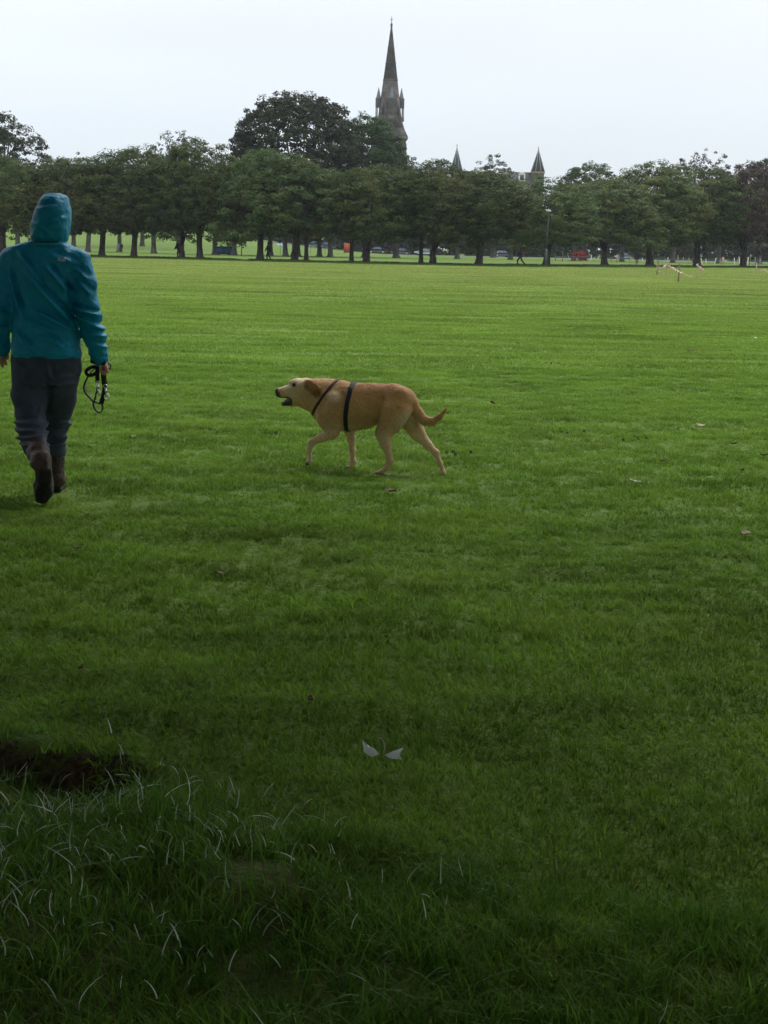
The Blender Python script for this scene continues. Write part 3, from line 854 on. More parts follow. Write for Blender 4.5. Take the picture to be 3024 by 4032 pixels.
# second row behind
SECK = [tree_kind(540 + i, 12, 10.5, 2.2, M_ROWLEAF if i != 1 else M_GREENLEAF, M_BARK2, n_clump=360, per=34, crad=0.6, size=0.3, r0=0.34, amp=0.3, cut=-0.95) for i in range(3)]
for i, (cx, D, hm, lab) in enumerate(((70, 238, 12.5, 'second-row tree seen over the hooded person\'s left shoulder'), (346, 240, 12, 'second-row tree with a flared foot right of the teal hood'),
        (470, 262, 12, 'second-row tree behind the pair of small figures'), (606, 240, 12, 'second-row tree with a broad flared foot left of the pale row tree'), (845, 246, 12, 'second-row grey-stemmed tree left of the blue skip'),
        (922, 243, 12.5, 'second-row pale grey tree with a flared stem right of the blue skip'), (1065, 250, 12, 'second-row tree just behind the lone walker'), (1124, 238, 11.5, 'second-row slender grey tree near the pale blue parasol'),
        (1258, 250, 12, 'second-row tree beside the red parasol'), (1300, 238, 12, 'second-row dark tree left of the orange banner'), (1560, 250, 11, 'second-row tree below the foot of the church spire'),
        (1800, 262, 11, 'second-row tree below the first turret'), (2010, 270, 11.5, 'second-row tree above the dark parked car'), (2260, 275, 12.5, 'second-row tree above the red bush'),
        (2450, 280, 12.5, 'second-row tree behind the yellowing row tree'), (2650, 280, 13.5, 'second-row tree behind the olive row tree'), (2830, 290, 14.5, 'second-row tree left of the purplish tree'), (2990, 290, 14.5, 'second-row tree behind the purplish tree'))):
    b = base_at(cx, D)
    place_tree('park_tree', SECK[i % 3], b, (1.05, hm / 11.6), i * 1.7, lab, 'trees of the second row')
# taller trees that show above the row
def big(cx, D, top, hwl, kind_args, label, name='tall_tree'):
    pm = FPX / D; b = base_at(cx, D); h = at(cx, top, D)[2] - b[2]
    k = tree_kind(int(cx) + 900, h * 1.03, 2 * hwl / pm, kind_args.pop('clear', 4.0), **kind_args)
    return place_tree(name, k, b, (1, 1), 0, label)
big(1165, 235, 350, 285, dict(leafm=M_DARKLEAF, n_clump=1500, per=40, crad=0.75, size=0.38, r0=0.6, amp=0.16, inner=0.5, clear=3.0), 'huge dark dome-crowned tree rising above the row left of the spire')
big(1440, 250, 440, 165, dict(leafm=M_GREENLEAF, n_clump=750, per=36, crad=0.7, size=0.36, r0=0.5, amp=0.3, clear=4), 'fresh green tall tree covering the left foot of the spire')
big(1560, 262, 570, 120, dict(leafm=M_GREENLEAF, n_clump=420, per=36, crad=0.7, size=0.36, r0=0.45, amp=0.3, clear=4), 'green tree right of the fresh green one, before the spire\'s tower')
big(10, 245, 385, 175, dict(leafm=M_DARKLEAF, n_clump=420, per=34, crad=0.7, size=0.36, r0=0.5, amp=0.45, inner=0.35, clear=4), 'tall ragged dark tree cut by the left edge of the picture')
big(702, 300, 495, 120, dict(leafm=M_DARKLEAF, n_clump=240, per=22, crad=0.6, size=0.36, r0=0.4, amp=0.35, inner=0.3, clear=5), 'thin-crowned tree poking above the row left of the huge dome')
big(290, 300, 575, 190, dict(leafm=M_ROWLEAF, n_clump=330, per=26, crad=0.6, size=0.36, r0=0.4, amp=0.5, inner=0.4, clear=4), 'ragged-topped olive tree above the row behind the teal hood')
big(560, 310, 560, 150, dict(leafm=M_ROWLEAF, n_clump=280, per=26, crad=0.6, size=0.36, r0=0.4, amp=0.5, inner=0.4, clear=4), 'ragged-topped tree above the row right of the teal hood')
big(1940, 330, 640, 95, dict(leafm=M_DARKLEAF, n_clump=260, per=34, crad=0.6, size=0.36, r0=0.4, amp=0.3, clear=4), 'dark round-topped tree between the two turrets')
big(1700, 330, 610, 110, dict(leafm=M_DARKLEAF, n_clump=230, per=26, crad=0.6, size=0.36, r0=0.4, amp=0.55, clear=4), 'gappy dark tree between the spire and the first turret')
big(2300, 300, 640, 140, dict(leafm=M_ROWLEAF, n_clump=520, per=36, crad=0.65, size=0.36, r0=0.45, amp=0.2, clear=4), 'even round-topped tree right of the second turret')
big(2740, 310, 600, 190, dict(leafm=M_COPPER, n_clump=340, per=22, crad=0.55, size=0.36, r0=0.45, amp=0.35, inner=0.4, clear=4), 'thin reddish-twigged tree above the row near the right edge')
big(2990, 300, 615, 140, dict(leafm=M_DARKLEAF, n_clump=420, per=34, crad=0.65, size=0.36, r0=0.45, amp=0.25, clear=4), 'dense dark tree above the row at the right edge')
# small sapling and pale shrub, red bush
SAP = tree_kind(610, 4.2, 2.6, 1.6, M_DARKLEAF, n_clump=60, per=26, crad=0.32, size=0.22, r0=0.06)
place_tree('sapling', SAP, base_at(951, 232), (1, 1), 0, 'small dark sapling right of the blue skip')
SHR = tree_kind(611, 4.0, 3.0, 0.5, M_PALELEAF, M_BARK2, n_clump=70, per=30, crad=0.4, size=0.24, r0=0.07, cut=-0.9)
place_tree('pale_shrub', SHR, base_at(2512, 255), (1.05, 1.05), 0, 'pale grey-green shrub left of the wide-forked row tree', cat='shrub')
RED = tree_kind(612, 1.9, 3.0, 0.15, M_REDLEAF, n_clump=70, per=24, crad=0.25, size=0.16, r0=0.05, cut=-0.9)
place_tree('red_bush', RED, base_at(2285, 262), (0.95, 0.9), 0, 'bright red leaved bush left of the yellowing row tree', cat='shrub')
# dark hedge and belt of trees behind the road
def hedge(name, x0, x1, y, h, d, seed, label):
    rg = np.random.default_rng(seed)
    n = int((x1 - x0) * h * 4.0)
    P = np.c_[rg.uniform(x0, x1, n), y + rg.uniform(-d/2, d/2, n), h * rg.uniform(0, 1, n)]
    P[:, 2] *= 0.85 + 0.25 * vnoise(P[:, 0] * 0.25, 0.5, 0, seed)
    V, F, T = leaves(rg, P, np.tile([0, -0.6, 0.5], (n, 1)), 24, 0.75, 0.6)
    return tag(put(name, mesh_np(name, V, F, M_DARKLEAF, False, {'tone': T})), label, 'hedge')
hedge('hedge', -35, 190, 386, 5.5, 3.0, 71, 'tall dark hedge running along the far side of the road')
ORD = ['first', 'second', 'third', 'fourth', 'fifth', 'sixth', 'seventh', 'eighth', 'ninth', 'tenth', 'eleventh', 'twelfth', 'thirteenth', 'fourteenth', 'fifteenth', 'sixteenth', 'seventeenth', 'eighteenth', 'nineteenth', 'twentieth', 'twenty-first', 'twenty-second', 'twenty-third', 'twenty-fourth']
BELT = [tree_kind(560 + i, 15, 15, 1.5, M_DARKLEAF, n_clump=420, per=30, crad=0.85, size=0.46, r0=0.4, amp=0.25, cut=-0.95) for i in range(2)]
for i, (cx, D) in enumerate(((1060, 440), (1190, 425), (1330, 400), (1480, 405), (1640, 400), (1790, 410), (1930, 402), (2080, 398), (2230, 404), (2390, 400), (2540, 396), (2690, 404), (2840, 398), (3000, 402))):
    b = base_at(cx, D)
    place_tree('belt_tree', BELT[i % 2], b, (1.0, [0.85, 0.7, 0.78, 0.66][i % 4]), i * 2.1, f'{ORD[i]} dark tree of the belt behind the road, counting rightwards from the orange banner', 'trees behind the road')
# the broad trees behind the viewpoint whose boughs shade the near grass
SHADEK = None
def shade_tree():
    rg = np.random.default_rng(77)
    n = 1420
    a = rg.uniform(0, 2*math.pi, n); r = 12.5 * np.sqrt(rg.uniform(0, 1, n)) * (1 + 0.08 * np.cos(3*a + 1) + 0.05 * np.cos(7*a))
    zt = 12.5 * np.sqrt(np.clip(1 - (r / 14.2)**2, 0.02, 1)) + 1.5
    zb = 4.8 + 0.4 * np.cos(5*a) * (r / 12)
    z = zb + (zt - zb) * rg.uniform(0, 1, n)**1.3
    P = np.c_[r*np.cos(a), r*np.sin(a), z]
    d = P - np.array([0, 0, 5]); d /= np.linalg.norm(d, axis=1)[:, None]
    V, F, T = leaves(rg, P, d, 34, 0.9, 0.42)
    crown = mesh_np('crown', V, F, M_SHADELEAF, False, {'tone': T})
    tr = trunk_mesh(rg, 'trunk', M_BARK2, 3.4, 0.55, (0, 0, 6.5), (11, 11, 5), 9, 4, n=14)
    return tr, crown
SHADEK = shade_tree()
for (x, y, rz, lab) in ((-5.5, 0.2, 0.3, 'broad spreading tree overhanging the near grass, its trunk behind the viewpoint'),
                        (13.0, -3.8, 2.2, 'broad spreading tree behind and right of the viewpoint'), (-18.0, 0.5, 4.0, 'broad spreading tree behind and left of the viewpoint')):
    place_tree('shade_tree', SHADEK, (x, y, 0), (1, 1), rz, lab, 'trees shading the near grass')

# ------------------------------------------------------------------ church with its spire
def stone(name, c1, c2, mortar, bw, bh):
    m = bpy.data.materials.new(name); m.use_nodes = True
    n, l = m.node_tree.nodes, m.node_tree.links
    b = n['Principled BSDF']; b.inputs['Roughness'].default_value = 0.9; b.inputs['Specular IOR Level'].default_value = 0.15
    tc = n.new('ShaderNodeTexCoord')
    sp = n.new('ShaderNodeSeparateXYZ'); l.new(tc.outputs['Object'], sp.inputs[0])
    ad = n.new('ShaderNodeMath'); l.new(sp.outputs['X'], ad.inputs[0]); l.new(sp.outputs['Y'], ad.inputs[1])
    cb = n.new('ShaderNodeCombineXYZ'); l.new(ad.outputs[0], cb.inputs[0]); l.new(sp.outputs['Z'], cb.inputs[1])
    br = n.new('ShaderNodeTexBrick'); br.inputs['Scale'].default_value = 1.0
    br.inputs['Brick Width'].default_value = bw; br.inputs['Row Height'].default_value = bh; br.inputs['Mortar Size'].default_value = 0.02
    br.inputs['Color1'].default_value = (*c1, 1); br.inputs['Color2'].default_value = (*c2, 1); br.inputs['Mortar'].default_value = (*mortar, 1)
    l.new(cb.outputs[0], br.inputs['Vector'])
    t = n.new('ShaderNodeTexNoise'); t.inputs['Scale'].default_value = 0.45; t.inputs['Detail'].default_value = 5
    l.new(tc.outputs['Object'], t.inputs['Vector'])
    r = n.new('ShaderNodeMapRange'); r.inputs['From Min'].default_value = 0.35; r.inputs['From Max'].default_value = 0.7; r.inputs['To Min'].default_value = 0.55; r.inputs['To Max'].default_value = 1.25
    l.new(t.outputs['Fac'], r.inputs['Value'])
    hs = n.new('ShaderNodeHueSaturation'); l.new(br.outputs['Color'], hs.inputs['Color']); l.new(r.outputs['Result'], hs.inputs['Value'])
    l.new(hs.outputs[0], b.inputs['Base Color'])
    return m
M_CHURCH = stone('weathered_sandstone', (0.092, 0.082, 0.077), (0.140, 0.120, 0.105), (0.07, 0.06, 0.05), 1.1, 0.5)
M_CHURCH_L = stone('cleaner_sandstone', (0.125, 0.105, 0.088), (0.18, 0.148, 0.115), (0.12, 0.1, 0.08), 1.1, 0.5)
M_SPIRE = stone('spire_stone', (0.075, 0.067, 0.064), (0.115, 0.098, 0.088), (0.07, 0.06, 0.055), 1.2, 0.7)
M_LEADGREY = mat('pinnacle_stone', (0.10, 0.11, 0.125), (0.16, 0.17, 0.185), scale=1.5)
M_VOID = mat('dark_opening', (0.012, 0.012, 0.014))
M_SLATE = mat('slate', (0.055, 0.06, 0.07), (0.10, 0.105, 0.12), scale=2.5, rough=0.6)
M_IRON = mat('iron', (0.03, 0.03, 0.035), rough=0.5, metal=0.6)
DC = 550.0
church = empty('church', base_at(1523, DC), math.radians(8), 'dark stone church with tall pointed spire and corner pinnacles', 'church')
zc = lambda py: float(at(1541, py, DC)[2] - church.location[2])
mpp = DC / FPX
q = math.pi / 4
Z_apex, Z_broach, Z_eave = zc(95), zc(475), zc(537)
r_sp = lambda z: (Z_apex - z) / (Z_apex - zc(389)) * 36 * mpp + 0.12
b = MB()  # tower shaft: square, corner towards the viewer, with clasping buttresses
rs = 64 * mpp
b.lathe([(rs, -0.3), (rs, Z_eave - 1.2)], 4)
shaft = b.build('tower', M_CHURCH, church)
b = MB()
for k in range(4):
    a = k * 2 * q
    b.lathe([(1.15, -0.3), (1.15, Z_eave * 0.45), (1.0, Z_eave * 0.46), (1.0, Z_eave - 2.5), (0.5, Z_eave - 1.3)], 4, ((rs - .45)*math.cos(a), (rs - .45)*math.sin(a)), q)
b.build('buttress', M_CHURCH, church)
for hgt in (Z_eave * 0.33, Z_eave * 0.62):
    b = MB(); b.lathe([(rs + .22, hgt), (rs + .22, hgt + .45)], 4); b.build('string_course', M_CHURCH_L, church)
b = MB()
b.lathe([(rs + .2, Z_eave - 1.5), (73 * mpp, Z_eave - .6), (73 * mpp, Z_eave)], 4)
b.build('cornice', M_CHURCH_L, church)
# belfry openings on each tower face
for k in range(4):
    a = q + k * 2 * q
    ap = rs * math.cos(q)
    for off in (-1.35, 1.35):
        for (z0, z1) in ((Z_eave * 0.66, Z_eave * 0.88), (Z_eave * 0.40, Z_eave * 0.52)):
            b = MB()
            prof = [(-.55, z0), (.55, z0), (.55, z1 - 1.1), (.3, z1 - .4), (0, z1), (-.3, z1 - .4), (-.55, z1 - 1.1)]
            V = []
            for dd in (ap - .3, ap + .03):
                for (u, z) in prof:
                    x, y = dd, off + u
                    V.append([x*math.cos(a) - y*math.sin(a), x*math.sin(a) + y*math.cos(a), z])
            m_ = len(prof)
            b.add(V, [[i, (i+1) % m_, m_ + (i+1) % m_, m_ + i] for i in range(m_)], [[m_, m_+i, m_+i+1] for i in range(1, m_-1)])
            w = b.build('belfry_opening', M_VOID, church)
# broach: square eaves running up into the octagon
b = MB()
b.lathe([(73 * mpp, Z_eave + 0.002), (60 * mpp, zc(510)), (49 * mpp, Z_broach), (45 * mpp, Z_broach + .8)], 4)
b.build('broach', M_CHURCH, church)
b = MB()
b.lathe([(r_sp(Z_broach - 2), Z_broach - 2), (r_sp(zc(318)), zc(318))], 8, ph=math.pi / 8)
b.build('lower_spire', M_CHURCH, church)
for z0, z1, g_ in ((318, 313, .14), (250, 247, .1), (190, 187, .08)):
    b = MB(); b.lathe([(r_sp(zc(z0)) + g_, zc(z0)), (r_sp(zc(z1)) + g_, zc(z1))], 8, ph=math.pi / 8)
    b.build('spire_band', M_CHURCH_L if z0 == 318 else M_SPIRE, church)
b = MB()
b.lathe([(r_sp(zc(313)), zc(313) + .01), (r_sp(zc(112)), zc(112)), (.32, zc(100)), (.45, zc(97)), (.3, zc(93))], 8, ph=math.pi / 8)
b.build('spire', M_SPIRE, church)
b = MB()
b.lathe([(.11, zc(94)), (.06, zc(63))], 6)
b.box((-.45, -.04, zc(78)), (.45, .04, zc(76)))
b.build('finial', M_IRON, church)
# corner pinnacles: open colonnettes, drum and pointed cap
for k in range(4):
    a = k * 2 * q
    cx_, cy_ = 3.7 * math.cos(a), 3.7 * math.sin(a)
    p = MB(); p.lathe([(.95, zc(425)), (.95, zc(392)), (1.05, zc(391)), (.72, zc(384)), (.04, zc(345))], 8, (cx_, cy_))
    pin = p.build('pinnacle', M_LEADGREY, church)
    c = MB()
    for j in range(6):
        t = j * math.pi / 3 + a
        c.lathe([(.12, zc(470)), (.12, zc(424))], 6, (cx_ + .78*math.cos(t), cy_ + .78*math.sin(t)))
    c.lathe([(.98, zc(478)), (.98, zc(459))], 8, (cx_, cy_))
    c.build('colonnette', M_CHURCH_L, pin)
# gabled lucarnes on the spire faces between the pinnacles
for k in range(4):
    a = q + k * 2 * q
    r0 = 44 * mpp * .88
    def loc(x, y, z): return [x*math.cos(a) - y*math.sin(a), x*math.sin(a) + y*math.cos(a), z]
    b = MB()
    pr = [(-1.0, zc(478)), (1.0, zc(478)), (1.0, zc(425)), (0, zc(385)), (-1.0, zc(425))]
    V = [loc(r0 - 2.2, u, z) for u, z in pr] + [loc(r0 + .25, u, z) for u, z in pr]
    b.add(V, [[i, (i+1) % 5, 5+(i+1) % 5, 5+i] for i in range(5)], [[5, 6, 7], [5, 7, 9], [7, 8, 9]])
    lu = b.build('lucarne', M_CHURCH_L if k == 3 else M_CHURCH, church)
    b = MB()
    pr = [(-.5, zc(470)), (.5, zc(470)), (.5, zc(432)), (0, zc(408)), (-.5, zc(432))]
    V = [loc(r0, u, z) for u, z in pr] + [loc(r0 + .28, u, z) for u, z in pr]
    b.add(V, [[i, (i+1) % 5, 5+(i+1) % 5, 5+i] for i in range(5)], [[5, 6, 7], [5, 7, 9], [7, 8, 9]])
    b.build('lucarne_opening', M_VOID, lu)
b = MB()  # nave behind the tower
b.box((-14, 3, -.3), (10, 34, 15))
b.build('nave', M_CHURCH, church)
b = MB()
b.add([[-14.5, 2.5, 15], [10.5, 2.5, 15], [10.5, 34.5, 15], [-14.5, 34.5, 15], [-2, 2.5, 25], [-2, 34.5, 25]], [[0, 3, 5, 4], [1, 4, 5, 2]], [[0, 4, 1], [3, 2, 5]])
b.build('roof', M_SLATE, church)

# ------------------------------------------------------------------ tenement with two corner turrets
DT = 500.0
M_TEN = stone('pale_sandstone', (0.30, 0.25, 0.185), (0.40, 0.335, 0.25), (0.2, 0.17, 0.13), 0.9, 0.35)
M_WHITE = mat('white_paint', (0.72, 0.72, 0.70), (0.8, 0.8, 0.78), scale=3, rough=0.5)
M_GLASS = mat('window_glass', (0.02, 0.024, 0.03), rough=0.12, spec=0.6)
M_RIB = mat('turret_rib', (0.33, 0.33, 0.35), rough=0.7)
ORG = base_at(1960, DT)
ten = empty('tenement', ORG, 0, 'pale stone tenement with slate mansard and two pointed turrets above the trees', 'building')
def TX(px): return float(at(px, 700, DT)[0] - ORG[0])
def TZ(px, py): return float(at(px, py, DT)[2] - ORG[2])
xa, xb = TX(1797), TX(2118)
eave = TZ(2060, 722)
b = MB(); b.box((xa, 0, -.3), (xb, 12, eave)); b.build('wall', M_TEN, ten)
b = MB(); b.box((xa - .1, -.25, eave + .002), (xb + .1, 12.2, eave + .4)); b.build('cornice', M_TEN, ten)
rz_ = TZ(2060, 681)
b = MB()
b.add([[xa, 0, eave+.4], [xb, 0, eave+.4], [xb, 12, eave+.4], [xa, 12, eave+.4], [xa, 1.4, rz_], [xb, 1.4, rz_], [xb, 10.6, rz_], [xa, 10.6, rz_]],
      [[0, 1, 5, 4], [1, 2, 6, 5], [2, 3, 7, 6], [3, 0, 4, 7], [4, 5, 6, 7]])
roof = b.build('roof', M_SLATE, ten)
b = MB(); b.box((xa, 1.2, rz_ + .01), (xb, 1.6, rz_ + .3)); b.build('ridge', M_TEN, roof)
def chimney(x, y, w, hgt):
    b = MB(); b.box((x-w/2, y-.6, rz_-1), (x+w/2, y+.6, rz_+hgt)); b.box((x-w/2-.1, y-.7, rz_+hgt), (x+w/2+.1, y+.7, rz_+hgt+.2))
    for k in range(4):
        b.lathe([(.17, rz_+hgt+.2), (.14, rz_+hgt+.85)], 8, (x - w/2 + w*(k+.5)/4, y))
    b.build('chimney', M_TEN, roof)
chimney(TX(1885), 6, 2.2, 0.9); chimney(TX(2005), 6, 2.2, 0.6)
for px, py0, py1 in ((2055, 716, 684), (1886, 716, 672), (1960, 716, 684)):
    x = TX(px); z0, z1 = TZ(px, py0), TZ(px, py1)
    b = MB(); b.box((x-.95, -.05, z0), (x+.95, 2.4, z1))
    b.add([[x-1.15, -.2, z1+.003], [x+1.15, -.2, z1+.003], [x, -.2, z1+.75], [x-1.15, 2.6, z1+.003], [x+1.15, 2.6, z1+.003], [x, 2.6, z1+.75]], [[0, 3, 5, 2], [1, 2, 5, 4], [0, 1, 4, 3]], [[0, 2, 1], [3, 4, 5]])
    d = b.build('dormer', M_WHITE, ten)
    b = MB(); b.box((x-.55, -.09, z0+.5), (x+.55, .0, z1-.35)); b.build('pane', M_GLASS, d)
# rows of sash windows
for r in range(5):
    for k in range(9):
        x = xa + 3.2 + k * (xb - xa - 6.4) / 8
        z = 2.2 + r * (eave - 3.4) / 5
        b = MB(); b.box((x-.65, -.1, z-.1), (x+.65, .05, z+2.2)); w = b.build('window', M_WHITE, ten)
        b = MB(); b.box((x-.52, -.13, z+.03), (x+.52, -.06, z+1.05)); b.box((x-.52, -.13, z+1.15), (x+.52, -.06, z+2.08)); b.build('pane', M_GLASS, w)
for px, ft, ct, cb_, hw in ((1797, 565, 586, 676, 24), (2118, 575, 592, 676, 26)):
    x = TX(px); m_ = DT / FPX
    zt, zb, zf = TZ(px, ct), TZ(px, cb_), TZ(px, ft)
    b = MB(); b.lathe([(hw*m_, -.3), (hw*m_, zb - .5), (hw*m_ + .25, zb - .45), (hw*m_ + .25, zb)], 8, (x, 1.2), math.pi/8)
    t = b.build('turret', M_TEN, ten)
    b = MB(); b.lathe([(hw*m_ + .1, zb + .003), (.14, zt), (.2, zt + .15), (.07, zt + .35)], 8, (x, 1.2), math.pi/8); b.build('turret_roof', M_SLATE, t)
    b = MB()
    for k in range(8):
        a = math.pi/8 + k * math.pi/4
        b.tube([[x + (hw*m_+.12)*math.cos(a), 1.2 + (hw*m_+.12)*math.sin(a), zb], [x + .15*math.cos(a), 1.2 + .15*math.sin(a), zt]], [.12, .07], 5)
    b.build('roof_rib', M_RIB, t)
    b = MB(); b.lathe([(.07, zt+.3), (.05, zf)], 6, (x, 1.2)); b.lathe([(.03, zf-.75), (.2, zf-.6), (.03, zf-.45)], 6, (x, 1.2)); b.build('finial', M_IRON, t)
    ap = hw*m_*math.cos(math.pi/8)
    for k, a in enumerate((-math.pi/2, -math.pi/4, -3*math.pi/4)):
        for z0 in (zb - 3.9, zb - 8.2):
            b = MB()
            V = []
            for dd in (ap - .2, ap + .04):
                for u, z in ((-.42, z0), (.42, z0), (.42, z0+1.8), (-.42, z0+1.8)):
                    V.append([x + dd*math.cos(a) - u*math.sin(a), 1.2 + dd*math.sin(a) + u*math.cos(a), z])
            b.add(V, [[4, 5, 6, 7], [0, 1, 5, 4], [1, 2, 6, 5], [2, 3, 7, 6], [3, 0, 4, 7]])
            b.build('turret_window', M_GLASS, t)

# ------------------------------------------------------------------ street lamp
M_GALV = mat('galvanised_steel', (0.07, 0.085, 0.08), (0.12, 0.14, 0.13), scale=3, rough=0.6)
M_LAMPHEAD = mat('lamp_head', (0.78, 0.8, 0.8), rough=0.35)
DL = 163.0
lb = base_at(2150, DL); lz = float(at(2160, 830, DL)[2])
lamp = empty('street_lamp', lb, 0, 'slim grey street lamp post with white head before a row tree', 'street lamp')
b = MB(); b.lathe([(.14, -.05), (.14, 1.6), (.10, 1.65)], 12); b.build('base', M_GALV, lamp)
b = MB(); b.tube([[0, 0, 1.6], [.05, 0, lz*.6], [.16, 0, lz - .05]], [.06, .05, .04], 10); b.build('post', M_GALV, lamp, True)
b = MB(); b.box((-.12, -.14, lz - .05), (.34, .14, lz + .02)); b.box((-.16, -.11, lz + .02), (.28, .11, lz + .1)); b.build('lantern', M_LAMPHEAD, lamp)

# ------------------------------------------------------------------ parked cars
M_TYRE = mat('tyre', (0.02, 0.02, 0.02), rough=0.9)
M_RIM = mat('wheel_rim', (0.45, 0.45, 0.46), rough=0.35, metal=0.8)
M_HEADL = mat('headlight', (0.85, 0.87, 0.9), rough=0.1, spec=0.8)
M_TAIL = mat('tail_light', (0.4, 0.01, 0.01), rough=0.2)
M_CARGLASS = mat('car_glass', (0.10, 0.13, 0.16), rough=0.06, spec=1.0)
def car(px, D, paint, rz, label):
    m = mat('car_paint', paint, rough=0.25, spec=0.6)
    o = empty('parked_car', base_at(px, D), rz, label, 'car', 'cars parked along the road')
    # side profile swept across, body narrower above
    low = [(-2.1, .35), (-2.15, .6), (-2.0, .82), (-1.15, .95), (1.2, .97), (1.95, .9), (2.12, .7), (2.1, .35)]
    b = MB()
    V = [[x, s*w, z] for s, w in ((-1, .86), (1, .86)) for x, z in low]
    n_ = len(low)
    b.add(V, [[i, i+1, n_+i+1, n_+i] for i in range(n_-1)] + [[n_-1, 0, n_, 2*n_-1]])
    for s in (0, 1):
        o_ = s*n_
        f = [[o_+0, o_+1, o_+2], [o_+0, o_+2, o_+3], [o_+0, o_+3, o_+4], [o_+0, o_+4, o_+7], [o_+4, o_+5, o_+6], [o_+4, o_+6, o_+7]]
        b.F3.append(np.array(f)[:, ::-1] if s else np.array(f))
    body = b.build('body', m, o)
    b = MB()
    b.add([[-1.15, -.8, .95], [1.25, -.8, .97], [1.25, .8, .97], [-1.15, .8, .95], [-.55, -.62, 1.42], [.75, -.62, 1.42], [.75, .62, 1.42], [-.55, .62, 1.42]],
          [[0, 1, 5, 4], [1, 2, 6, 5], [2, 3, 7, 6], [3, 0, 4, 7]])
    b.build('windows', M_CARGLASS, o)
    b = MB(); b.box((-.58, -.64, 1.421), (.78, .64, 1.46))
    for s in (-1, 1):
        for xx, xt in ((-1.13, -.55), (.1, .1), (1.23, .75)):
            b.tube([[xx, s*.81, .96], [xt, s*.63, 1.43]], .035, 5)
    b.build('roof', m, o)
    for x in (-1.3, 1.3):
        for s in (-1, 1):
            t = MB(); t.tube([[x, s*.70, .31], [x, s*.89, .31]], .31, 14); w = t.build('wheel', M_TYRE, o)
            t = MB(); t.tube([[x, s*.88, .31], [x, s*.905, .31]], .2, 12); t.build('rim', M_RIM, w)
    for s in (-1, 1):
        b = MB(); b.box((-2.17, s*.6-.22, .62), (-1.9, s*.6+.22, .80)); b.build('headlight', M_HEADL, o)
        b = MB(); b.box((2.0, s*.66-.14, .68), (2.14, s*.66+.14, .88)); b.build('tail_light', M_TAIL, o)
    b = MB(); b.box((-2.2, -.8, .36), (-2.05, .8, .52)); b.box((2.05, -.8, .36), (2.18, .8, .52)); b.build('bumper', M_TYRE, o)
    return o
car(1242, 372, (0.05, 0.08, 0.12), 0.1, 'blue-grey car parked left of the second-row dark tree')
car(1284, 373, (0.03, 0.05, 0.09), 0.05, 'dark blue car parked right of the red parasol')
car(1484, 374, (0.025, 0.025, 0.035), 0.0, 'black car parked right of the flared row tree')
car(1578, 374, (0.04, 0.035, 0.04), 0.0, 'dark brown car parked midway between two row trees')
car(1672, 372, (0.35, 0.37, 0.39), 0.35, 'silver car behind the thin leaning stem')
car(1976, 370, (0.03, 0.035, 0.05), 0.25, 'dark car with bright headlight right of the thickest row tree')
car(2460, 376, (0.16, 0.2, 0.26), 0.0, 'pale blue car behind the stakes left of the pale shrub')

# ------------------------------------------------------------------ skip, parasols, banner, sign
M_BLUE = mat('skip_blue', (0.012, 0.022, 0.05), (0.02, 0.035, 0.075), scale=3, rough=0.5)
M_BLUEL = mat('skip_panel_blue', (0.02, 0.06, 0.13), rough=0.5)
sk = empty('waste_skip', base_at(882, 236), 0, 'dark blue waste skip between second-row trees', 'skip')
b = MB()
b.add([[-.85, -.6, .12], [.85, -.6, .12], [.85, .6, .12], [-.85, .6, .12], [-1.12, -.85, 1.1], [1.12, -.85, 1.1], [1.12, .85, 1.1], [-1.12, .85, 1.1]],
      [[0, 1, 5, 4], [1, 2, 6, 5], [2, 3, 7, 6], [3, 0, 4, 7], [0, 3, 2, 1]])
b.box((-.8, -.5, 0), (-.6, .5, .118)); b.box((.6, -.5, 0), (.8, .5, .118))
b.build('hull', M_BLUE, sk)
b = MB()
for x in (-.55, .55):
    b.add([[x-.38, -.70, .35], [x+.38, -.70, .35], [x+.42, -.86, .95], [x-.42, -.86, .95]], [[0, 1, 2, 3]])
b.build('panel', M_BLUEL, sk)
b = MB(); b.box((-1.18, -.91, 1.1), (1.18, -.83, 1.2)); b.box((-1.18, .83, 1.1), (1.18, .91, 1.2)); b.box((-1.18, -.82, 1.1), (-1.1, .82, 1.2)); b.box((1.1, -.82, 1.1), (1.18, .82, 1.2)); b.build('rim', M_BLUE, sk)
def parasol(px, D, zt, r, cols, tilt, label):
    o = empty('parasol', base_at(px, D), 0, label, 'parasol', 'parasols on the far lawn')
    b = MB(); b.tube([[0, 0, 0], [0, 0, zt]], .03, 6); b.build('pole', M_GALV, o)
    for j in range(2):
        m = mat('parasol_cloth', cols[j], rough=0.8)
        b = MB()
        for k in range(j, 8, 2):
            a0, a1 = k*math.pi/4, (k+1)*math.pi/4
            b.add([[0, 0, zt+.05], [r*math.cos(a0), r*math.sin(a0), zt-.45+tilt*math.cos(a0)], [r*math.cos(a1), r*math.sin(a1), zt-.45+tilt*math.cos(a1)],
                   [0, 0, zt+.03], [r*math.cos(a0), r*math.sin(a0), zt-.47+tilt*math.cos(a0)], [r*math.cos(a1), r*math.sin(a1), zt-.47+tilt*math.cos(a1)]], [[1, 4, 5, 2]], [[0, 1, 2], [3, 5, 4]])
        b.build('canopy', m, o)
parasol(1104, 262, 1.9, .75, ((0.35, 0.6, 0.8), (0.55, 0.75, 0.88)), -.25, 'pale blue parasol right of the lone walker')
parasol(1222, 300, 3.3, .95, ((0.55, 0.04, 0.035), (0.6, 0.07, 0.05)), 0, 'red parasol beside the thin stem')
parasol(1279, 300, 3.2, .85, ((0.65, 0.2, 0.08), (0.75, 0.7, 0.6)), .3, 'orange and white parasol right of the red one')
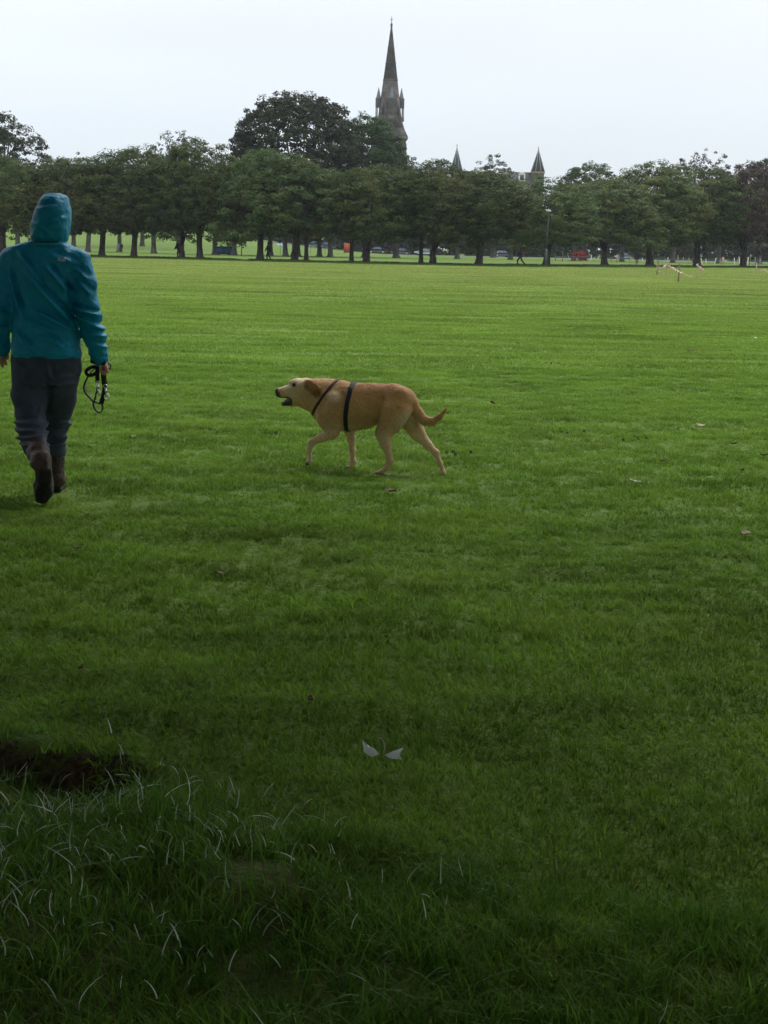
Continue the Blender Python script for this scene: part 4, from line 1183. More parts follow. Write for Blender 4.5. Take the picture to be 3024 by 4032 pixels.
M_ORANGE = mat('orange_banner', (0.5, 0.12, 0.04), (0.42, 0.08, 0.03), scale=2)
o = empty('orange_banner', base_at(1366, 330), 0.1, 'upright orange banner left of a slim stem', 'banner')
b = MB(); b.box((-.55, -.03, .15), (.55, .03, 2.0)); b.build('panel', M_ORANGE, o)
b = MB(); b.box((-.62, -.04, 0), (-.56, .04, 2.1)); b.box((.56, -.04, 0), (.62, .04, 2.1)); b.build('post', M_GALV, o)
o = empty('white_sign', base_at(2072, 320), 0, 'small white sign board high on a post near the walker with red bag', 'sign')
b = MB(); b.box((-.6, -.03, 2.35), (.55, .03, 2.75)); b.build('board', M_WHITE, o)
b = MB(); b.tube([[0, .06, 0], [0, .06, 2.7]], .035, 6); b.build('post', M_IRON, o)

# ------------------------------------------------------------------ stakes with tape
M_STAKE = mat('stake_wood', (0.30, 0.24, 0.16), (0.45, 0.37, 0.26), scale=6, rough=0.9, stretch=(4, 4, .6))
M_STAKED = mat('dark_stake_wood', (0.12, 0.085, 0.06), (0.2, 0.15, 0.1), scale=6, rough=0.9)
M_TAPEW = mat('white_tape', (0.75, 0.72, 0.66), rough=0.5)
M_TAPER = mat('red_tape', (0.6, 0.22, 0.17), rough=0.5)
def stake(loc, h, w, m, label, lean=(0, 0), group='stakes on the field'):
    b = MB()
    top = np.array([lean[0], lean[1], h])
    s = w/2
    V = [[-s*.25, -s*.25, -.12], [s*.25, -s*.25, -.12], [s*.25, s*.25, -.12], [-s*.25, s*.25, -.12]]
    for t in (0.06, 1.0):
        c = top * t
        V += [[c[0]-s, c[1]-s, h*t], [c[0]+s, c[1]-s, h*t], [c[0]+s, c[1]+s, h*t], [c[0]-s, c[1]+s, h*t]]
    F = [[0, 3, 2, 1]]
    for r_ in (0, 4):
        F += [[r_+i, r_+(i+1) % 4, r_+4+(i+1) % 4, r_+4+i] for i in range(4)]
    F.append([8, 9, 10, 11])
    b.add(V, F)
    o = b.build('wooden_stake', m); o.location = [float(v) for v in loc]
    return tag(o, label, 'stake', group)
GS = lambda x, y: np.array([*ground(x, y)[:2], 0.0])
def hp(px, py, g): return np.array([*at(px, py, g[1])])
sA, sB, sC = GS(2586, 1084), GS(2621, 1098), GS(2670, 1113)
stake(sA, 1.05, .07, M_STAKED, 'dark leaning stake at the left end of the tattered tape', (.06, 0))
stake(sB, 1.25, .055, M_STAKE, 'pale tall stake in the middle of the tattered tape', (.08, 0))
stake(sC, .95, .06, M_STAKED, 'dark short stake at the right end of the tattered tape', (.03, 0))
sD, sE = GS(2750, 1093), GS(2977, 1086)
stake(sD, .75, .05, M_STAKE, 'short pale stake with a scrap of red tape below the olive row tree', (-.04, 0))
stake(sE, .95, .07, M_STAKE, 'pale stake alone near the right edge of the field')
def tape(pts, name, label, m2=True, w=.09):
    o = empty(name, pts[0] * [1, 1, 0], 0, label, 'tape', 'tape on the stakes')
    P = spline(pts, 24) - np.array(o.location)
    rg = np.random.default_rng(int(abs(pts[0][0]) * 100))
    P[:, 2] += rg.normal(0, .02, 24); P[:, 1] += rg.normal(0, .03, 24)
    for j, m in enumerate((M_TAPEW, M_TAPER)):
        b = MB()
        for i in range(j * 2, 23, 4 if m2 else 8):
            b.ribbon(P[i:min(i + 3, 24)], (rg.normal(0, .4), .2, 1), w * rg.uniform(.6, 1.2), .004)
        b.build('white_band' if j == 0 else 'red_band', m, o)
    return o
tape([hp(2590, 1035, sA), hp(2600, 1058, sA), hp(2612, 1052, sB), hp(2622, 1045, sB)], 'barrier_tape', 'tattered white tape tied between the dark and the pale stake', w=.16)
tape([hp(2588, 1040, sA), hp(2587, 1065, sA), hp(2598, 1072, sA), hp(2601, 1080, sA)], 'barrier_tape', 'loose white tape end hanging by the dark leaning stake', w=.1)
tape([hp(2622, 1042, sB), hp(2648, 1055, sB), hp(2665, 1068, sC), hp(2690, 1075, sC)], 'barrier_tape', 'white tape sagging past the short dark stake', w=.1)
tape([hp(2690, 1075, sC), hp(2705, 1085, sC), hp(2735, 1090, sD)], 'barrier_tape', 'thin tape end trailing down to the grass', w=.04)
tape([hp(2745, 1040, sD), hp(2755, 1056, sD), hp(2770, 1064, sD)], 'barrier_tape', 'red tape scrap fluttering at the short pale stake', w=.16)
tape([hp(2996, 1066, sE), hp(3010, 1064, sE), hp(3024, 1072, sE), hp(3040, 1080, sE)], 'barrier_tape', 'pale tape scrap lying right of the lone stake', w=.08)
# a long line of stakes before the road
rg = np.random.default_rng(5)
FAR_ST = [2188, 2216, 2238, 2325, 2368, 2407, 2481, 2506, 2534, 2560, 2673, 2689, 2714, 2766, 2782, 2816, 2836, 2895, 2905, 2914, 2945, 2952, 2973, 2994]
for i, cx in enumerate(FAR_ST):
    D = 258 + rg.uniform(-6, 12)
    stake(base_at(cx, D), rg.uniform(.75, 1.35), .10, (M_STAKE, M_STAKED, M_TAPEW)[int(rg.integers(0, 3))], f'{ORD[i]} small stake of the long line before the road, counting rightwards from the lamp post', (rg.uniform(-.2, .2), 0), 'stakes in the far line')
P = np.array([[*base_at(cx, 260)[:2], .72 + .12*math.sin(cx)] for cx in np.linspace(2170, 3060, 40)])
b = MB(); b.ribbon(P, (0, 0, 1), .06, .01)
tag(b.build('rope_line', mat('rope_blue', (0.16, 0.2, 0.26), rough=0.8)), 'thin blue-grey rope strung along the far stakes', 'rope')

# ------------------------------------------------------------------ far walkers
M_SKIN = mat('skin', (0.42, 0.22, 0.15), (0.50, 0.28, 0.20), scale=14, rough=0.55, spec=0.35)
M_HAIR = mat('hair', (0.03, 0.02, 0.015), (0.06, 0.04, 0.03), scale=30, rough=0.6)
M_SHOE = mat('shoe', (0.02, 0.02, 0.02), rough=0.6)
M_SHOEW = mat('white_shoe', (0.75, 0.75, 0.73), rough=0.6)
def walker(px, D, hgt, rz, coat, trou, label, stride=0.3, bag=None, shoe=None, hood=False):
    o = empty('person', base_at(px, D), rz, label, 'person', 'people far across the field')
    k = hgt / 1.72
    A = lambda *p: np.array(p, float) * k
    mc, mt = mat('coat_cloth', coat, rough=0.85), mat('trouser_cloth', trou, rough=0.9)
    st = stride
    legs = [[A(.09, 0, .92), A(.10, st*.55, .50), A(.10, st*.55 - .05, .09)], [A(-.09, 0, .92), A(-.10, -st*.25, .50), A(-.10, -st*.95, .12)]]
    arms = [[A(.20, 0, 1.40), A(.25, -st*.4, 1.12), A(.24, -st*.25, .86)], [A(-.20, 0, 1.40), A(-.25, st*.35, 1.13), A(-.24, st*.75, .92)]]
    f = SDF(A(-.5, -.75, -.06), A(.5, .75, 1.82), .022)
    f.stack([(z*k, 0, 0, x*k, y*k) for z, x, y in ((.86, .13, .09), (1.0, .13, .09), (1.3, .16, .1), (1.44, .13, .08), (1.5, .06, .06))], .02)
    f.seg(A(0, 0, 1.45), A(0, .02, 1.55), .055*k, .055*k, k=.02)
    f.ball(A(0, .03, 1.62), .105*k, (1.25, 1.05, .95), .02)
    f.ball(A(0, .135, 1.60), .02*k, k=.01)
    for a_, b_, c_ in legs: f.chain([(a_, .07*k), (b_, .05*k), (c_, .04*k)], .02)
    for a_, b_, c_ in arms:
        f.chain([(a_, .045*k), (b_, .04*k), (c_, .034*k)], .02)
        f.seg(c_, c_ + A(0, .02, -.09), .04*k, .026*k, k=.015)
    soft('body', f, M_SKIN, o)
    f = SDF(A(-.5, -.75, .6), A(.5, .75, 1.9), .022)
    f.stack([(z*k, 0, 0, x*k, y*k) for z, x, y in ((.74, .19, .15), (.95, .185, .145), (1.3, .205, .14), (1.42, .17, .12), (1.5, .08, .09))], .03)
    for a_, b_, c_ in arms: f.chain([(a_, .08*k), (b_, .068*k), (c_, .055*k)], .03)
    if hood: f.ball(A(0, -.01, 1.64), .135*k, (1.2, 1.05, .92), .03)
    soft('coat', f, mc, o)
    f = SDF(A(-.4, -.75, .05), A(.4, .75, 1.0), .022)
    f.stack([(z*k, 0, 0, x*k, y*k) for z, x, y in ((.80, .15, .12), (.97, .15, .12))], .03)
    for a_, b_, c_ in legs: f.chain([(a_, .095*k), (b_, .075*k), (c_, .06*k)], .03)
    soft('trousers', f, mt, o)
    for a_, b_, c_ in legs:
        f = SDF(c_ - .3*k, c_ + .35*k, .018)
        f.seg(c_ + A(0, -.05, -.045), c_ + A(0, .16, -.055), .055*k, .045*k)
        soft('shoe', f, shoe or M_SHOE, o)
    if not hood:
        f = SDF(A(-.2, -.2, 1.4), A(.2, .25, 1.85), .02)
        f.ball(A(0, -.005, 1.655), .115*k, (1.2, 1.0, 1.0))
        soft('hair', f, M_HAIR, o)
    if bag:
        f = SDF(A(-.4, -.6, .7), A(.5, .3, 1.6), .022)
        c = A(*bag[1])
        f.seg(c, c + A(0, .0, .28), .13*k, .11*k, (.9, 1.3, 1), .02)
        soft('bag', f, mat('bag_cloth', bag[0], rough=0.8), o)
    return o
walker(1056, 167.0, 1.72, math.radians(75), (0.03, 0.027, 0.03), (0.012, 0.012, 0.014), 'lone walker in a dark coat with a bag, right of a dark row tree', .32, ((.02, .02, .025), (0, -.2, .95)))
walker(2050, 165.5, 1.74, math.radians(88), (0.022, 0.025, 0.04), (0.012, 0.012, 0.015), 'walker in dark clothes with a red bag, left of the lamp post', .5, ((.28, .05, .04), (0, -.22, .95)), hood=True)
walker(704, 171.5, 1.75, math.radians(60), (0.018, 0.018, 0.02), (0.014, 0.014, 0.016), 'person in black mostly hidden by the pale thick row tree', .45, ((.14, .05, .05), (.05, .3, 1.05)))
walker(465, 250, 1.35, math.radians(160), (0.3, 0.32, 0.33), (0.32, 0.33, 0.34), 'smaller figure in light grey of the pair left of a row tree', .1)
walker(478, 250, 1.4, math.radians(190), (0.03, 0.035, 0.05), (0.03, 0.035, 0.05), 'smaller figure in dark blue of the pair left of a row tree', .1)
walker(2508, 200, 1.7, math.radians(20), (0.08, 0.065, 0.075), (0.35, 0.34, 0.32), 'person in grey coat with pale trousers and white shoes by the pale shrub', .25, shoe=M_SHOEW)
walker(2430, 262, 1.25, math.radians(40), (0.6, 0.35, 0.38), (0.25, 0.2, 0.2), 'small figure in pink right of the yellowing row tree', .2)
walker(2848, 262, 1.25, math.radians(140), (0.65, 0.42, 0.45), (0.3, 0.25, 0.25), 'small figure in pale pink left of the purplish tree', .2)
HAZE = 0.00013

# ------------------------------------------------------------------ the dog
YAW = math.radians(15)
A0 = np.array([0.06, 10.69, 0.0])
EX = np.array([math.cos(YAW), -math.sin(YAW), 0]); EY = np.array([math.sin(YAW), math.cos(YAW), 0])
ZD = 1.952; SD = ZD * FPX / 10.75
def DP(u, v, lat=0.0):
    """point of the dog's side view (enlarged photo coordinates) at sideways offset lat, in the dog's own frame"""
    P = on_plane(1000 + u / ZD, 1400 + v / ZD, A0 + lat * EY, EY) - A0
    return np.array([P @ EX, P @ EY, P[2]])
def DC_(rows, lat): return [(DP(u, v, lat if np.isscalar(lat) else lat), r / SD) for u, v, r in rows]
dog = empty('dog', (A0[0], A0[1], float(H(A0[0], A0[1]))), -YAW, 'yellow short-haired dog in dark harness walking with open mouth', 'dog')
f = SDF((-0.86, -0.24, -0.06), (0.60, 0.24, 0.68), 0.0055)
# trunk: deep chest, tucked belly
trunk = [(600, 372, 160), (660, 378, 180), (750, 383, 179), (850, 374, 170), (930, 352, 145), (1000, 336, 121), (1075, 335, 112), (1145, 352, 98)]
f.chain(DC_(trunk, 0), 0.02, (1, 1.32, 1))
f.seg(DP(560, 375), DP(650, 400), 120/SD, 150/SD, (1, 1.2, 1), 0.03)          # forechest
f.chain(DC_([(640, 300, 110), (545, 290, 110), (470, 285, 98), (415, 262, 84)], 0), 0.04, (1, 1.25, 1))  # neck
f.seg(DP(560, 350), DP(450, 345), 90/SD, 62/SD, (1, 1.2, 1), 0.04)            # throat
# head
f.ball(DP(378, 242), 82/SD, (1, 1.08, 1.0), 0.02)
f.seg(DP(345, 245), DP(318, 262), 66/SD, 58/SD, (1, 1.05, 1), 0.02)
f.chain(DC_([(322, 252, 58), (262, 266, 47), (212, 275, 43)], 0), 0.015, (1, 1.05, 1))   # muzzle
f.seg(DP(292, 198), DP(338, 198), 24/SD, 38/SD, (1, .62, 1), 0.008)            # brow
f.seg(DP(232, 290, .020), DP(312, 302, .026), 23/SD, 30/SD, k=0.01)          # flews
f.seg(DP(232, 290, -.020), DP(312, 302, -.026), 23/SD, 30/SD, k=0.01)
f.chain(DC_([(345, 332, 46), (300, 350, 28), (228, 362, 18)], 0), 0.012, (1, .75, 1))    # lower jaw
f.seg(DP(352, 318), DP(400, 340), 46/SD, 56/SD, (1, 1.1, 1), 0.03)            # cheek
# ears: folded, hanging back
for s in (-1, 1):
    f.chain([(DP(392, 196, s*.054), 18/SD), (DP(425, 212, s*.074), 32/SD), (DP(458, 240, s*.082), 39/SD), (DP(486, 276, s*.078), 20/SD)], 0.008, (1, 2.6, 1))
# near fore leg lifted, far one standing
f.chain([(DP(600, 380, -.075), 105/SD), (DP(575, 470, -.085), 82/SD), (DP(612, 570, -.085), 48/SD)], 0.03, (1, 1.5, 1))
f.chain([(DP(560, 500, -.07), 60/SD), (DP(600, 585, -.08), 46/SD), (DP(520, 622, -.08), 34/SD), (DP(438, 662, -.08), 25/SD), (DP(425, 715, -.08), 18/SD), (DP(428, 775, -.08), 17/SD), (DP(424, 808, -.08), 19/SD)], 0.014)
f.seg(DP(428, 800, -.08), DP(410, 818, -.08), 21/SD, 17/SD, (1, .85, 1), 0.008)
f.chain([(DP(690, 430, .07), 90/SD), (DP(735, 540, .08), 55/SD), (DP(748, 620, .08), 31/SD), (DP(757, 720, .08), 22/SD), (DP(760, 800, .08), 20/SD), (DP(757, 838, .08), 21/SD)], 0.02, (1, 1.1, 1))
f.seg(DP(752, 842, .08), DP(724, 852, .08), 23/SD, 17/SD, (1, .8, 1), 0.008)
# near hind leg swinging forward
f.chain([(DP(1110, 330, -.045), 105/SD), (DP(1075, 420, -.06), 112/SD), (DP(1035, 510, -.07), 92/SD)], 0.03, (1, 1.5, 1))
f.chain([(DP(1035, 510, -.07), 90/SD), (DP(1000, 590, -.075), 62/SD), (DP(1012, 670, -.075), 40/SD), (DP(1034, 745, -.075), 25/SD), (DP(1048, 800, -.075), 21/SD), (DP(1024, 848, -.075), 19/SD), (DP(985, 880, -.075), 18/SD)], 0.02, (1, 1.15, 1))
f.seg(DP(985, 880, -.075), DP(940, 890, -.075), 20/SD, 12/SD, (1, .8, 1), 0.008)
# far hind leg stretched back
f.chain([(DP(1150, 380, .05), 100/SD), (DP(1200, 480, .06), 82/SD), (DP(1255, 580, .07), 56/SD), (DP(1335, 675, .07), 32/SD), (DP(1398, 738, .07), 22/SD), (DP(1428, 810, .07), 17/SD), (DP(1454, 882, .07), 19/SD)], 0.02, (1, 1.2, 1))
f.seg(DP(1452, 888, .07), DP(1466, 905, .07), 22/SD, 18/SD, (1, .85, 1), 0.008)
f.seg(DP(1075, 300, 0), DP(1180, 320, 0), 85/SD, 62/SD, (1, 1.1, 1), 0.03)    # rump
f.chain([(DP(1165, 285), 48/SD), (DP(1215, 345), 40/SD), (DP(1262, 430), 37/SD), (DP(1310, 485), 35/SD), (DP(1368, 499), 28/SD), (DP(1425, 462), 21/SD), (DP(1478, 396), 8/SD)], 0.015)
def groove(P, pts, lat, w, a):
    r = 0
    Q = [DP(u, v, lat) for u, v in pts]
    for A, B in zip(Q[:-1], Q[1:]):
        d = (B - A)[[0, 2]]; t = np.clip(((P[:, 0]-A[0])*d[0] + (P[:, 2]-A[2])*d[1]) / (d @ d), 0, 1)
        r = np.maximum(r, np.exp(-(((P[:, 0]-A[0]-t*d[0])**2 + (P[:, 2]-A[2]-t*d[1])**2) / (w/SD)**2)))
    return a * r * (P[:, 1] < 0)
f.displace(lambda P: groove(P, [(985, 330), (955, 420), (945, 520)], -.1, 20, .010) + groove(P, [(690, 300), (680, 400), (660, 520)], -.1, 22, .008) + groove(P, [(560, 330), (540, 420), (560, 500)], -.1, 20, .006)
           + groove(P, [(1110, 400), (1080, 500), (1050, 600)], -.1, 20, .006) - groove(P, [(620, 300), (590, 400), (600, 520)], -.1, 30, .006) - groove(P, [(1030, 380), (1000, 500)], -.1, 30, .006) + groove(P, [(500, 300), (520, 400)], -.1, 22, .006), 0.03)
f.displace(lambda P: 0.0022 * vnoise(P[:, 0]*22, P[:, 1]*22, P[:, 2]*22, 2) + 0.0014 * vnoise(P[:, 0]*55, P[:, 1]*55, P[:, 2]*80, 3), 0.03)
DOGF = f
def coat(P):
    n = len(P)
    base = np.tile([0.53, 0.305, 0.118], (n, 1))
    cream = np.array([0.80, 0.64, 0.41]); ginger = np.array([0.40, 0.185, 0.055]); dark = np.array([0.035, 0.028, 0.026])
    def mixin(c, w): base[:] = base * (1 - w[:, None]) + np.asarray(c) * w[:, None]
    def near(u, v, lat, r, soft=1.0):
        d = np.linalg.norm((P - DP(u, v, lat)) * [1, .7, 1], axis=1)
        return smooth(r / SD, r / SD * (1 - .6 * soft), d)
    nz = 0.5 + 0.5 * vnoise(P[:, 0]*9, P[:, 1]*9, P[:, 2]*9, 12)
    mixin(ginger, 0.55 * smooth(0.42, 0.56, P[:, 2]) * smooth(-.45, -.2, P[:, 0]))           # saddle along the back
    mixin(cream, 0.5 * smooth(0.36, 0.24, P[:, 2]) * (0.5 + 0.5 * nz))                     # legs and belly
    mixin(cream, 0.42 * near(330, 225, 0, 150)); mixin(cream, 0.45 * near(250, 228, 0, 80))  # face
    mixin(cream, 0.55 * near(620, 300, -.1, 70)); mixin(cream, 0.5 * near(1160, 480, -.05, 110))
    for s in (-1, 1):
        for u, v, r in ((425, 215, 62), (458, 245, 62), (484, 275, 50)): mixin(ginger, 0.95 * near(u, v, s*.092, r, .5))
    mixin(ginger, 0.6 * near(1430, 455, 0, 90)); mixin(ginger, 0.6 * near(1240, 390, 0, 80) * nz)
    mixin(dark, near(275, 338, 0, 54, .35)); mixin(dark, .9 * near(315, 322, 0, 36, .4))          # lips and inside of the mouth
    mixin(dark, 0.9 * near(240, 352, 0, 34, .4))
    for s in (-1, 1):
        mixin(dark, 0.9 * near(302, 213, s*.06, 26, .6)); mixin(ginger * .55, 0.75 * near(405, 232, s*.08, 34, .7)); mixin(ginger * .5, .7 * near(482, 282, s*.09, 40, .6))  # eye patch, dark ear tip, and the ear's front-edge shadow put into the coat
    mixin(dark, 0.95 * near(190, 285, 0, 44, .5)); mixin(dark, 0.85 * near(215, 306, 0, 30, .6))
    mixin(cream * 1.1, 0.8 * near(372, 160, 0, 80, .8))  # cream skull top, its sky-lit highlight put into the coat colour
    for u, v, lat in ((412, 820, -.08), (724, 858, .08), (1466, 912, .07)): mixin(dark, 0.9 * near(u, v, lat, 24, .5))
    return {'coat': np.clip(base * (0.9 + 0.2 * nz[:, None]), 0, 1)}
def fur_mat():
    m = bpy.data.materials.new('short_fur'); m.use_nodes = True
    n, l = m.node_tree.nodes, m.node_tree.links
    b = n['Principled BSDF']; b.inputs['Roughness'].default_value = 0.62; b.inputs['Specular IOR Level'].default_value = 0.25; b.inputs['Sheen Weight'].default_value = 0.12
    a = n.new('ShaderNodeAttribute'); a.attribute_name = 'coat'
    tc = n.new('ShaderNodeTexCoord'); mp = n.new('ShaderNodeMapping'); mp.inputs['Scale'].default_value = (1, 2.2, 2.2); l.new(tc.outputs['Object'], mp.inputs[0])
    t = n.new('ShaderNodeTexNoise'); t.inputs['Scale'].default_value = 70; t.inputs['Detail'].default_value = 4; l.new(mp.outputs[0], t.inputs['Vector'])
    r = n.new('ShaderNodeMapRange'); r.inputs['From Min'].default_value = .3; r.inputs['From Max'].default_value = .7; r.inputs['To Min'].default_value = .78; r.inputs['To Max'].default_value = 1.18
    l.new(t.outputs['Fac'], r.inputs['Value'])
    hs = n.new('ShaderNodeHueSaturation'); l.new(a.outputs['Color'], hs.inputs['Color']); l.new(r.outputs['Result'], hs.inputs['Value'])
    l.new(hs.outputs[0], b.inputs['Base Color'])
    bp = n.new('ShaderNodeBump'); bp.inputs['Strength'].default_value = .5; bp.inputs['Distance'].default_value = .006; l.new(t.outputs['Fac'], bp.inputs['Height']); l.new(bp.outputs[0], b.inputs['Normal'])
    return m
M_FUR = fur_mat()
body = soft('body', f, M_FUR, dog, attrs=coat, it=1)
def fur(ob, n, L, w):
    me = ob.data; rg = np.random.default_rng(8)
    V = np.zeros(len(me.vertices)*3, np.float32); me.vertices.foreach_get('co', V); V = V.reshape(-1, 3).astype(float)
    N = np.zeros(len(me.vertices)*3, np.float32); me.vertices.foreach_get('normal', N); N = N.reshape(-1, 3).astype(float)
    i = rg.integers(0, len(V), n); p = V[i] + rg.normal(0, .003, (n, 3)); nn = N[i]
    p -= nn * ((p - V[i]) * nn).sum(1)[:, None]
    hd = smooth(-.38, -.48, p[:, 0])
    flow = np.c_[np.full(n, .8), np.zeros(n), np.full(n, -.55)] + rg.normal(0, .22, (n, 3))
    low = p[:, 2] < .27; flow[low] = np.array([.15, 0, -1]) + rg.normal(0, .2, (low.sum(), 3))
    flow -= nn * (flow * nn).sum(1)[:, None]; flow /= np.linalg.norm(flow, axis=1)[:, None] + 1e-9
    keep = ~((p[:, 0] < -.50) & (p[:, 2] < .47)); p, nn, flow = p[keep], nn[keep], flow[keep]; n = len(p)
    ln = (L * rg.uniform(.5, 1.3, n) * np.where(p[:, 0] < -.42, .45, 1) * np.where(p[:, 0] > .36, .6, 1) * np.where(p[:, 2] < .24, .55, 1))[:, None]
    side = np.cross(nn, flow) * w/2
    q = p + flow*ln + nn*ln*rg.uniform(.12, .4, (n, 1))
    VV = np.stack([p - side, p + side, q], 1).reshape(-1, 3)
    c = coat(p)['coat'] * rg.uniform(.72, 1.3, (n, 1))
    return tag(put('fur', mesh_np('fur', VV, np.arange(3*n).reshape(-1, 3), M_FUR, False, {'coat': np.clip(np.repeat(c, 3, 0), 0, 1)}), dog), kind='stuff')
fur(body, 42000, .013, .0016)
M_NOSE = mat('dog_nose', (0.012, 0.011, 0.011), rough=0.35, spec=0.5)
M_EYE = mat('dog_eye', (0.015, 0.009, 0.006), rough=0.25, spec=0.3)
M_TONGUE = mat('tongue', (0.14, 0.095, 0.095), (0.24, 0.16, 0.16), scale=40, rough=0.35)
g = SDF(DP(130, 340, -.06), DP(250, 200, .06), 0.004)
g.seg(DP(186, 262), DP(190, 286), 27/SD, 24/SD, (1, .8, 1)); g.seg(DP(164, 280, .008), DP(166, 280, .011), 7/SD, 7/SD, op='sub'); g.seg(DP(164, 280, -.008), DP(166, 280, -.011), 7/SD, 7/SD, op='sub')
soft('nose', g, M_NOSE, dog)
for s in (-1, 1):
    c = DP(302, 213, s*.049)
    g = SDF(c - .02, c + .02, 0.003); g.ball(c, .0095); soft('eye', g, M_EYE, dog)
g = SDF(DP(190, 400, -.06), DP(370, 280, .06), 0.004)
g.chain([(DP(335, 326), 28/SD), (DP(290, 332), 24/SD), (DP(246, 342), 15/SD)], .005, (1, .75, 1)); soft('tongue', g, M_TONGUE, dog)
M_STRAP = mat('harness_webbing', (0.010, 0.010, 0.018), (0.02, 0.02, 0.032), scale=60, rough=0.6, bump=.3, bscale=300)
M_STRAPN = mat('neck_webbing', (0.035, 0.02, 0.016), (0.055, 0.032, 0.025), scale=60, rough=0.6)
def band(name, c, e2, w, off, m, n=56, e1=np.array([0., 1, 0]), a0=0, a1=2*math.pi):
    e2 = e2 / np.linalg.norm(e2); nn = np.cross(e1, e2); nn /= np.linalg.norm(nn)
    V = []
    closed = abs(a1 - a0) > 6.28
    for a in np.linspace(a0, a1, n, endpoint=not closed):
        d = math.cos(a) * e1 + math.sin(a) * e2
        rs = np.linspace(0.03, 0.22, 240)
        rr = []
        for s in (-.5, 0, .5):
            sm = DOGF.sample(c + nn * w * s + rs[:, None] * d)
            k = np.argmax(sm > 0); rr.append(rs[k])
        r = max(rr)
        for s, o in ((-.5, -.006), (-.5, off), (.5, off), (.5, -.006)):
            V.append(c + nn * w * s + d * (r * .5 + rr[0 if s < 0 else 2] * .5 + o))
    V = np.array(V); k = len(V) // 4
    # even out steps along the band
    A = V.reshape(k, 4, 3)
    for _ in range(3):
        A = (np.roll(A, 1, 0) + 2*A + np.roll(A, -1, 0)) / 4 if closed else np.concatenate([A[:1], (A[:-2] + 2*A[1:-1] + A[2:]) / 4, A[-1:]])
    V = A.reshape(-1, 3)
    F = []
    for i in range(k if closed else k - 1):
        j = (i + 1) % k
        for q_ in range(4): F.append([i*4+q_, i*4+(q_+1) % 4, j*4+(q_+1) % 4, j*4+q_])
    return put(name, mesh_np(name, V, np.array(F), m, False), dog)
gc = (DP(772, 215) + DP(728, 560)) / 2
band('girth_strap', gc, DP(772, 205) - DP(726, 560), .029, .005, M_STRAP)
nc = (DP(634, 195) + DP(490, 400)) / 2
band('neck_strap', nc, DP(634, 195) - DP(490, 400), .017, .005, M_STRAPN)
b = MB()
P = spline([DP(634, 190) + [0, 0, .004], DP(700, 196) + [0, 0, .004], DP(772, 203) + [0, 0, .004]], 12); b.ribbon(P, (0, 1, 0), .022, .005); b.build('back_strap', M_STRAP, dog)
b = MB()
P = spline([DP(496, 410), DP(545, 515), DP(640, 560) + [0, 0, .004], DP(728, 552) + [0, 0, .006]], 16); b.ribbon(P, (0, 1, 0), .024, .005); b.build('chest_strap', M_STRAP, dog)
b = MB()
c = DP(740, 250, -.100); b.box(c - [.013, .010, .018], c + [.013, .002, .018]); b.build('buckle', mat('buckle_grey', (0.05, 0.06, 0.075), rough=.4), dog)

# ------------------------------------------------------------------ the hooded person
YP = 9.40
PO = np.array([at(185, 1500, YP)[0], YP, 0.0])
ZP = 2.765; SP = ZP * FPX / YP / 0.995
YTOE = float(ground(165, 1985)[1]) - YP
def TP(u, v, dy=0.0): return at(u / ZP, 700 + v / ZP, YP + dy) - PO
def lev(rows): return [(TP(u, v)[2], TP(u, v)[0], cy, hx / SP, hy / SP) for u, v, hx, hy, cy in rows]
person = empty('person', (PO[0], PO[1], float(H(PO[0], PO[1]))), 0, 'person seen from behind in hooded teal jacket walking with a dog lead', 'person')
RARM = [(872, 890, 0.0), (930, 1150, -.02), (965, 1430, -.03), (1025, 1700, .01), (1078, 1900, .05), (1092, 1950, .055)]
LARM = [(88, 890, 0.0), (30, 1150, -.02), (8, 1440, -.03), (-12, 1680, .0), (10, 1830, .04), (16, 1870, .045)]
LLEG = [(330, 1990, 0.0), (318, 2350, .0), (330, 2640, -.06), (352, 2780, -.15), (392, 2920, -.26), (440, 3060, -.40)]
RLEG = [(690, 1990, 0.0), (655, 2400, .10), (618, 2650, .16), (604, 2800, .16), (606, 2960, .15), (604, 3180, .13)]
# body under the clothes, bare where hands and face show
f = SDF((-.62, -.62, -.03), (.50, .50, 1.80), 0.0055)
f.stack(lev([(530, 700, 100, 110, .02), (490, 800, 290, 150, .01), (475, 950, 300, 190, .01), (485, 1450, 250, 180, 0), (500, 1900, 290, 210, 0), (505, 2100, 270, 200, 0)]), .02)
f.seg(TP(535, 740), TP(550, 560, .01), 105/SP, 105/SP, k=.02)
f.ball(TP(560, 420, .02), 175/SP, (1.12, .92, .86), .02)
f.seg(TP(556, 470, .12), TP(554, 520, .135), 20/SP, 34/SP, k=.012)                      # nose
f.seg(TP(515, 585, .10), TP(595, 585, .10), 24/SP, 24/SP, k=.012)                       # lips
f.ball(TP(553, 640, .09), 60/SP, k=.02)                                                 # chin
for s in (-1, 1):
    f.ball(TP(556 + s*62, 445, .125), 24/SP, op='sub'); f.ball(TP(556 + s*62, 445, .112), 26/SP, k=.004)   # eyes in their sockets
    f.seg(TP(560 + s*158, 430, .02), TP(560 + s*156, 500, .02), 30/SP, 22/SP, (1.6, .9, 1), .006)           # ears
f.chain([(TP(*p), r / SP) for p, r in zip(RARM, (75, 72, 62, 58, 42, 38))], .02)
f.chain([(TP(*p), r / SP) for p, r in zip(LARM, (75, 72, 62, 56, 42, 38))], .02)
f.chain([(TP(*p), r / SP) for p, r in zip(LLEG, (150, 140, 110, 105, 85, 70))], .02)
f.chain([(TP(*p), r / SP) for p, r in zip(RLEG, (150, 135, 100, 95, 80, 70))], .02)
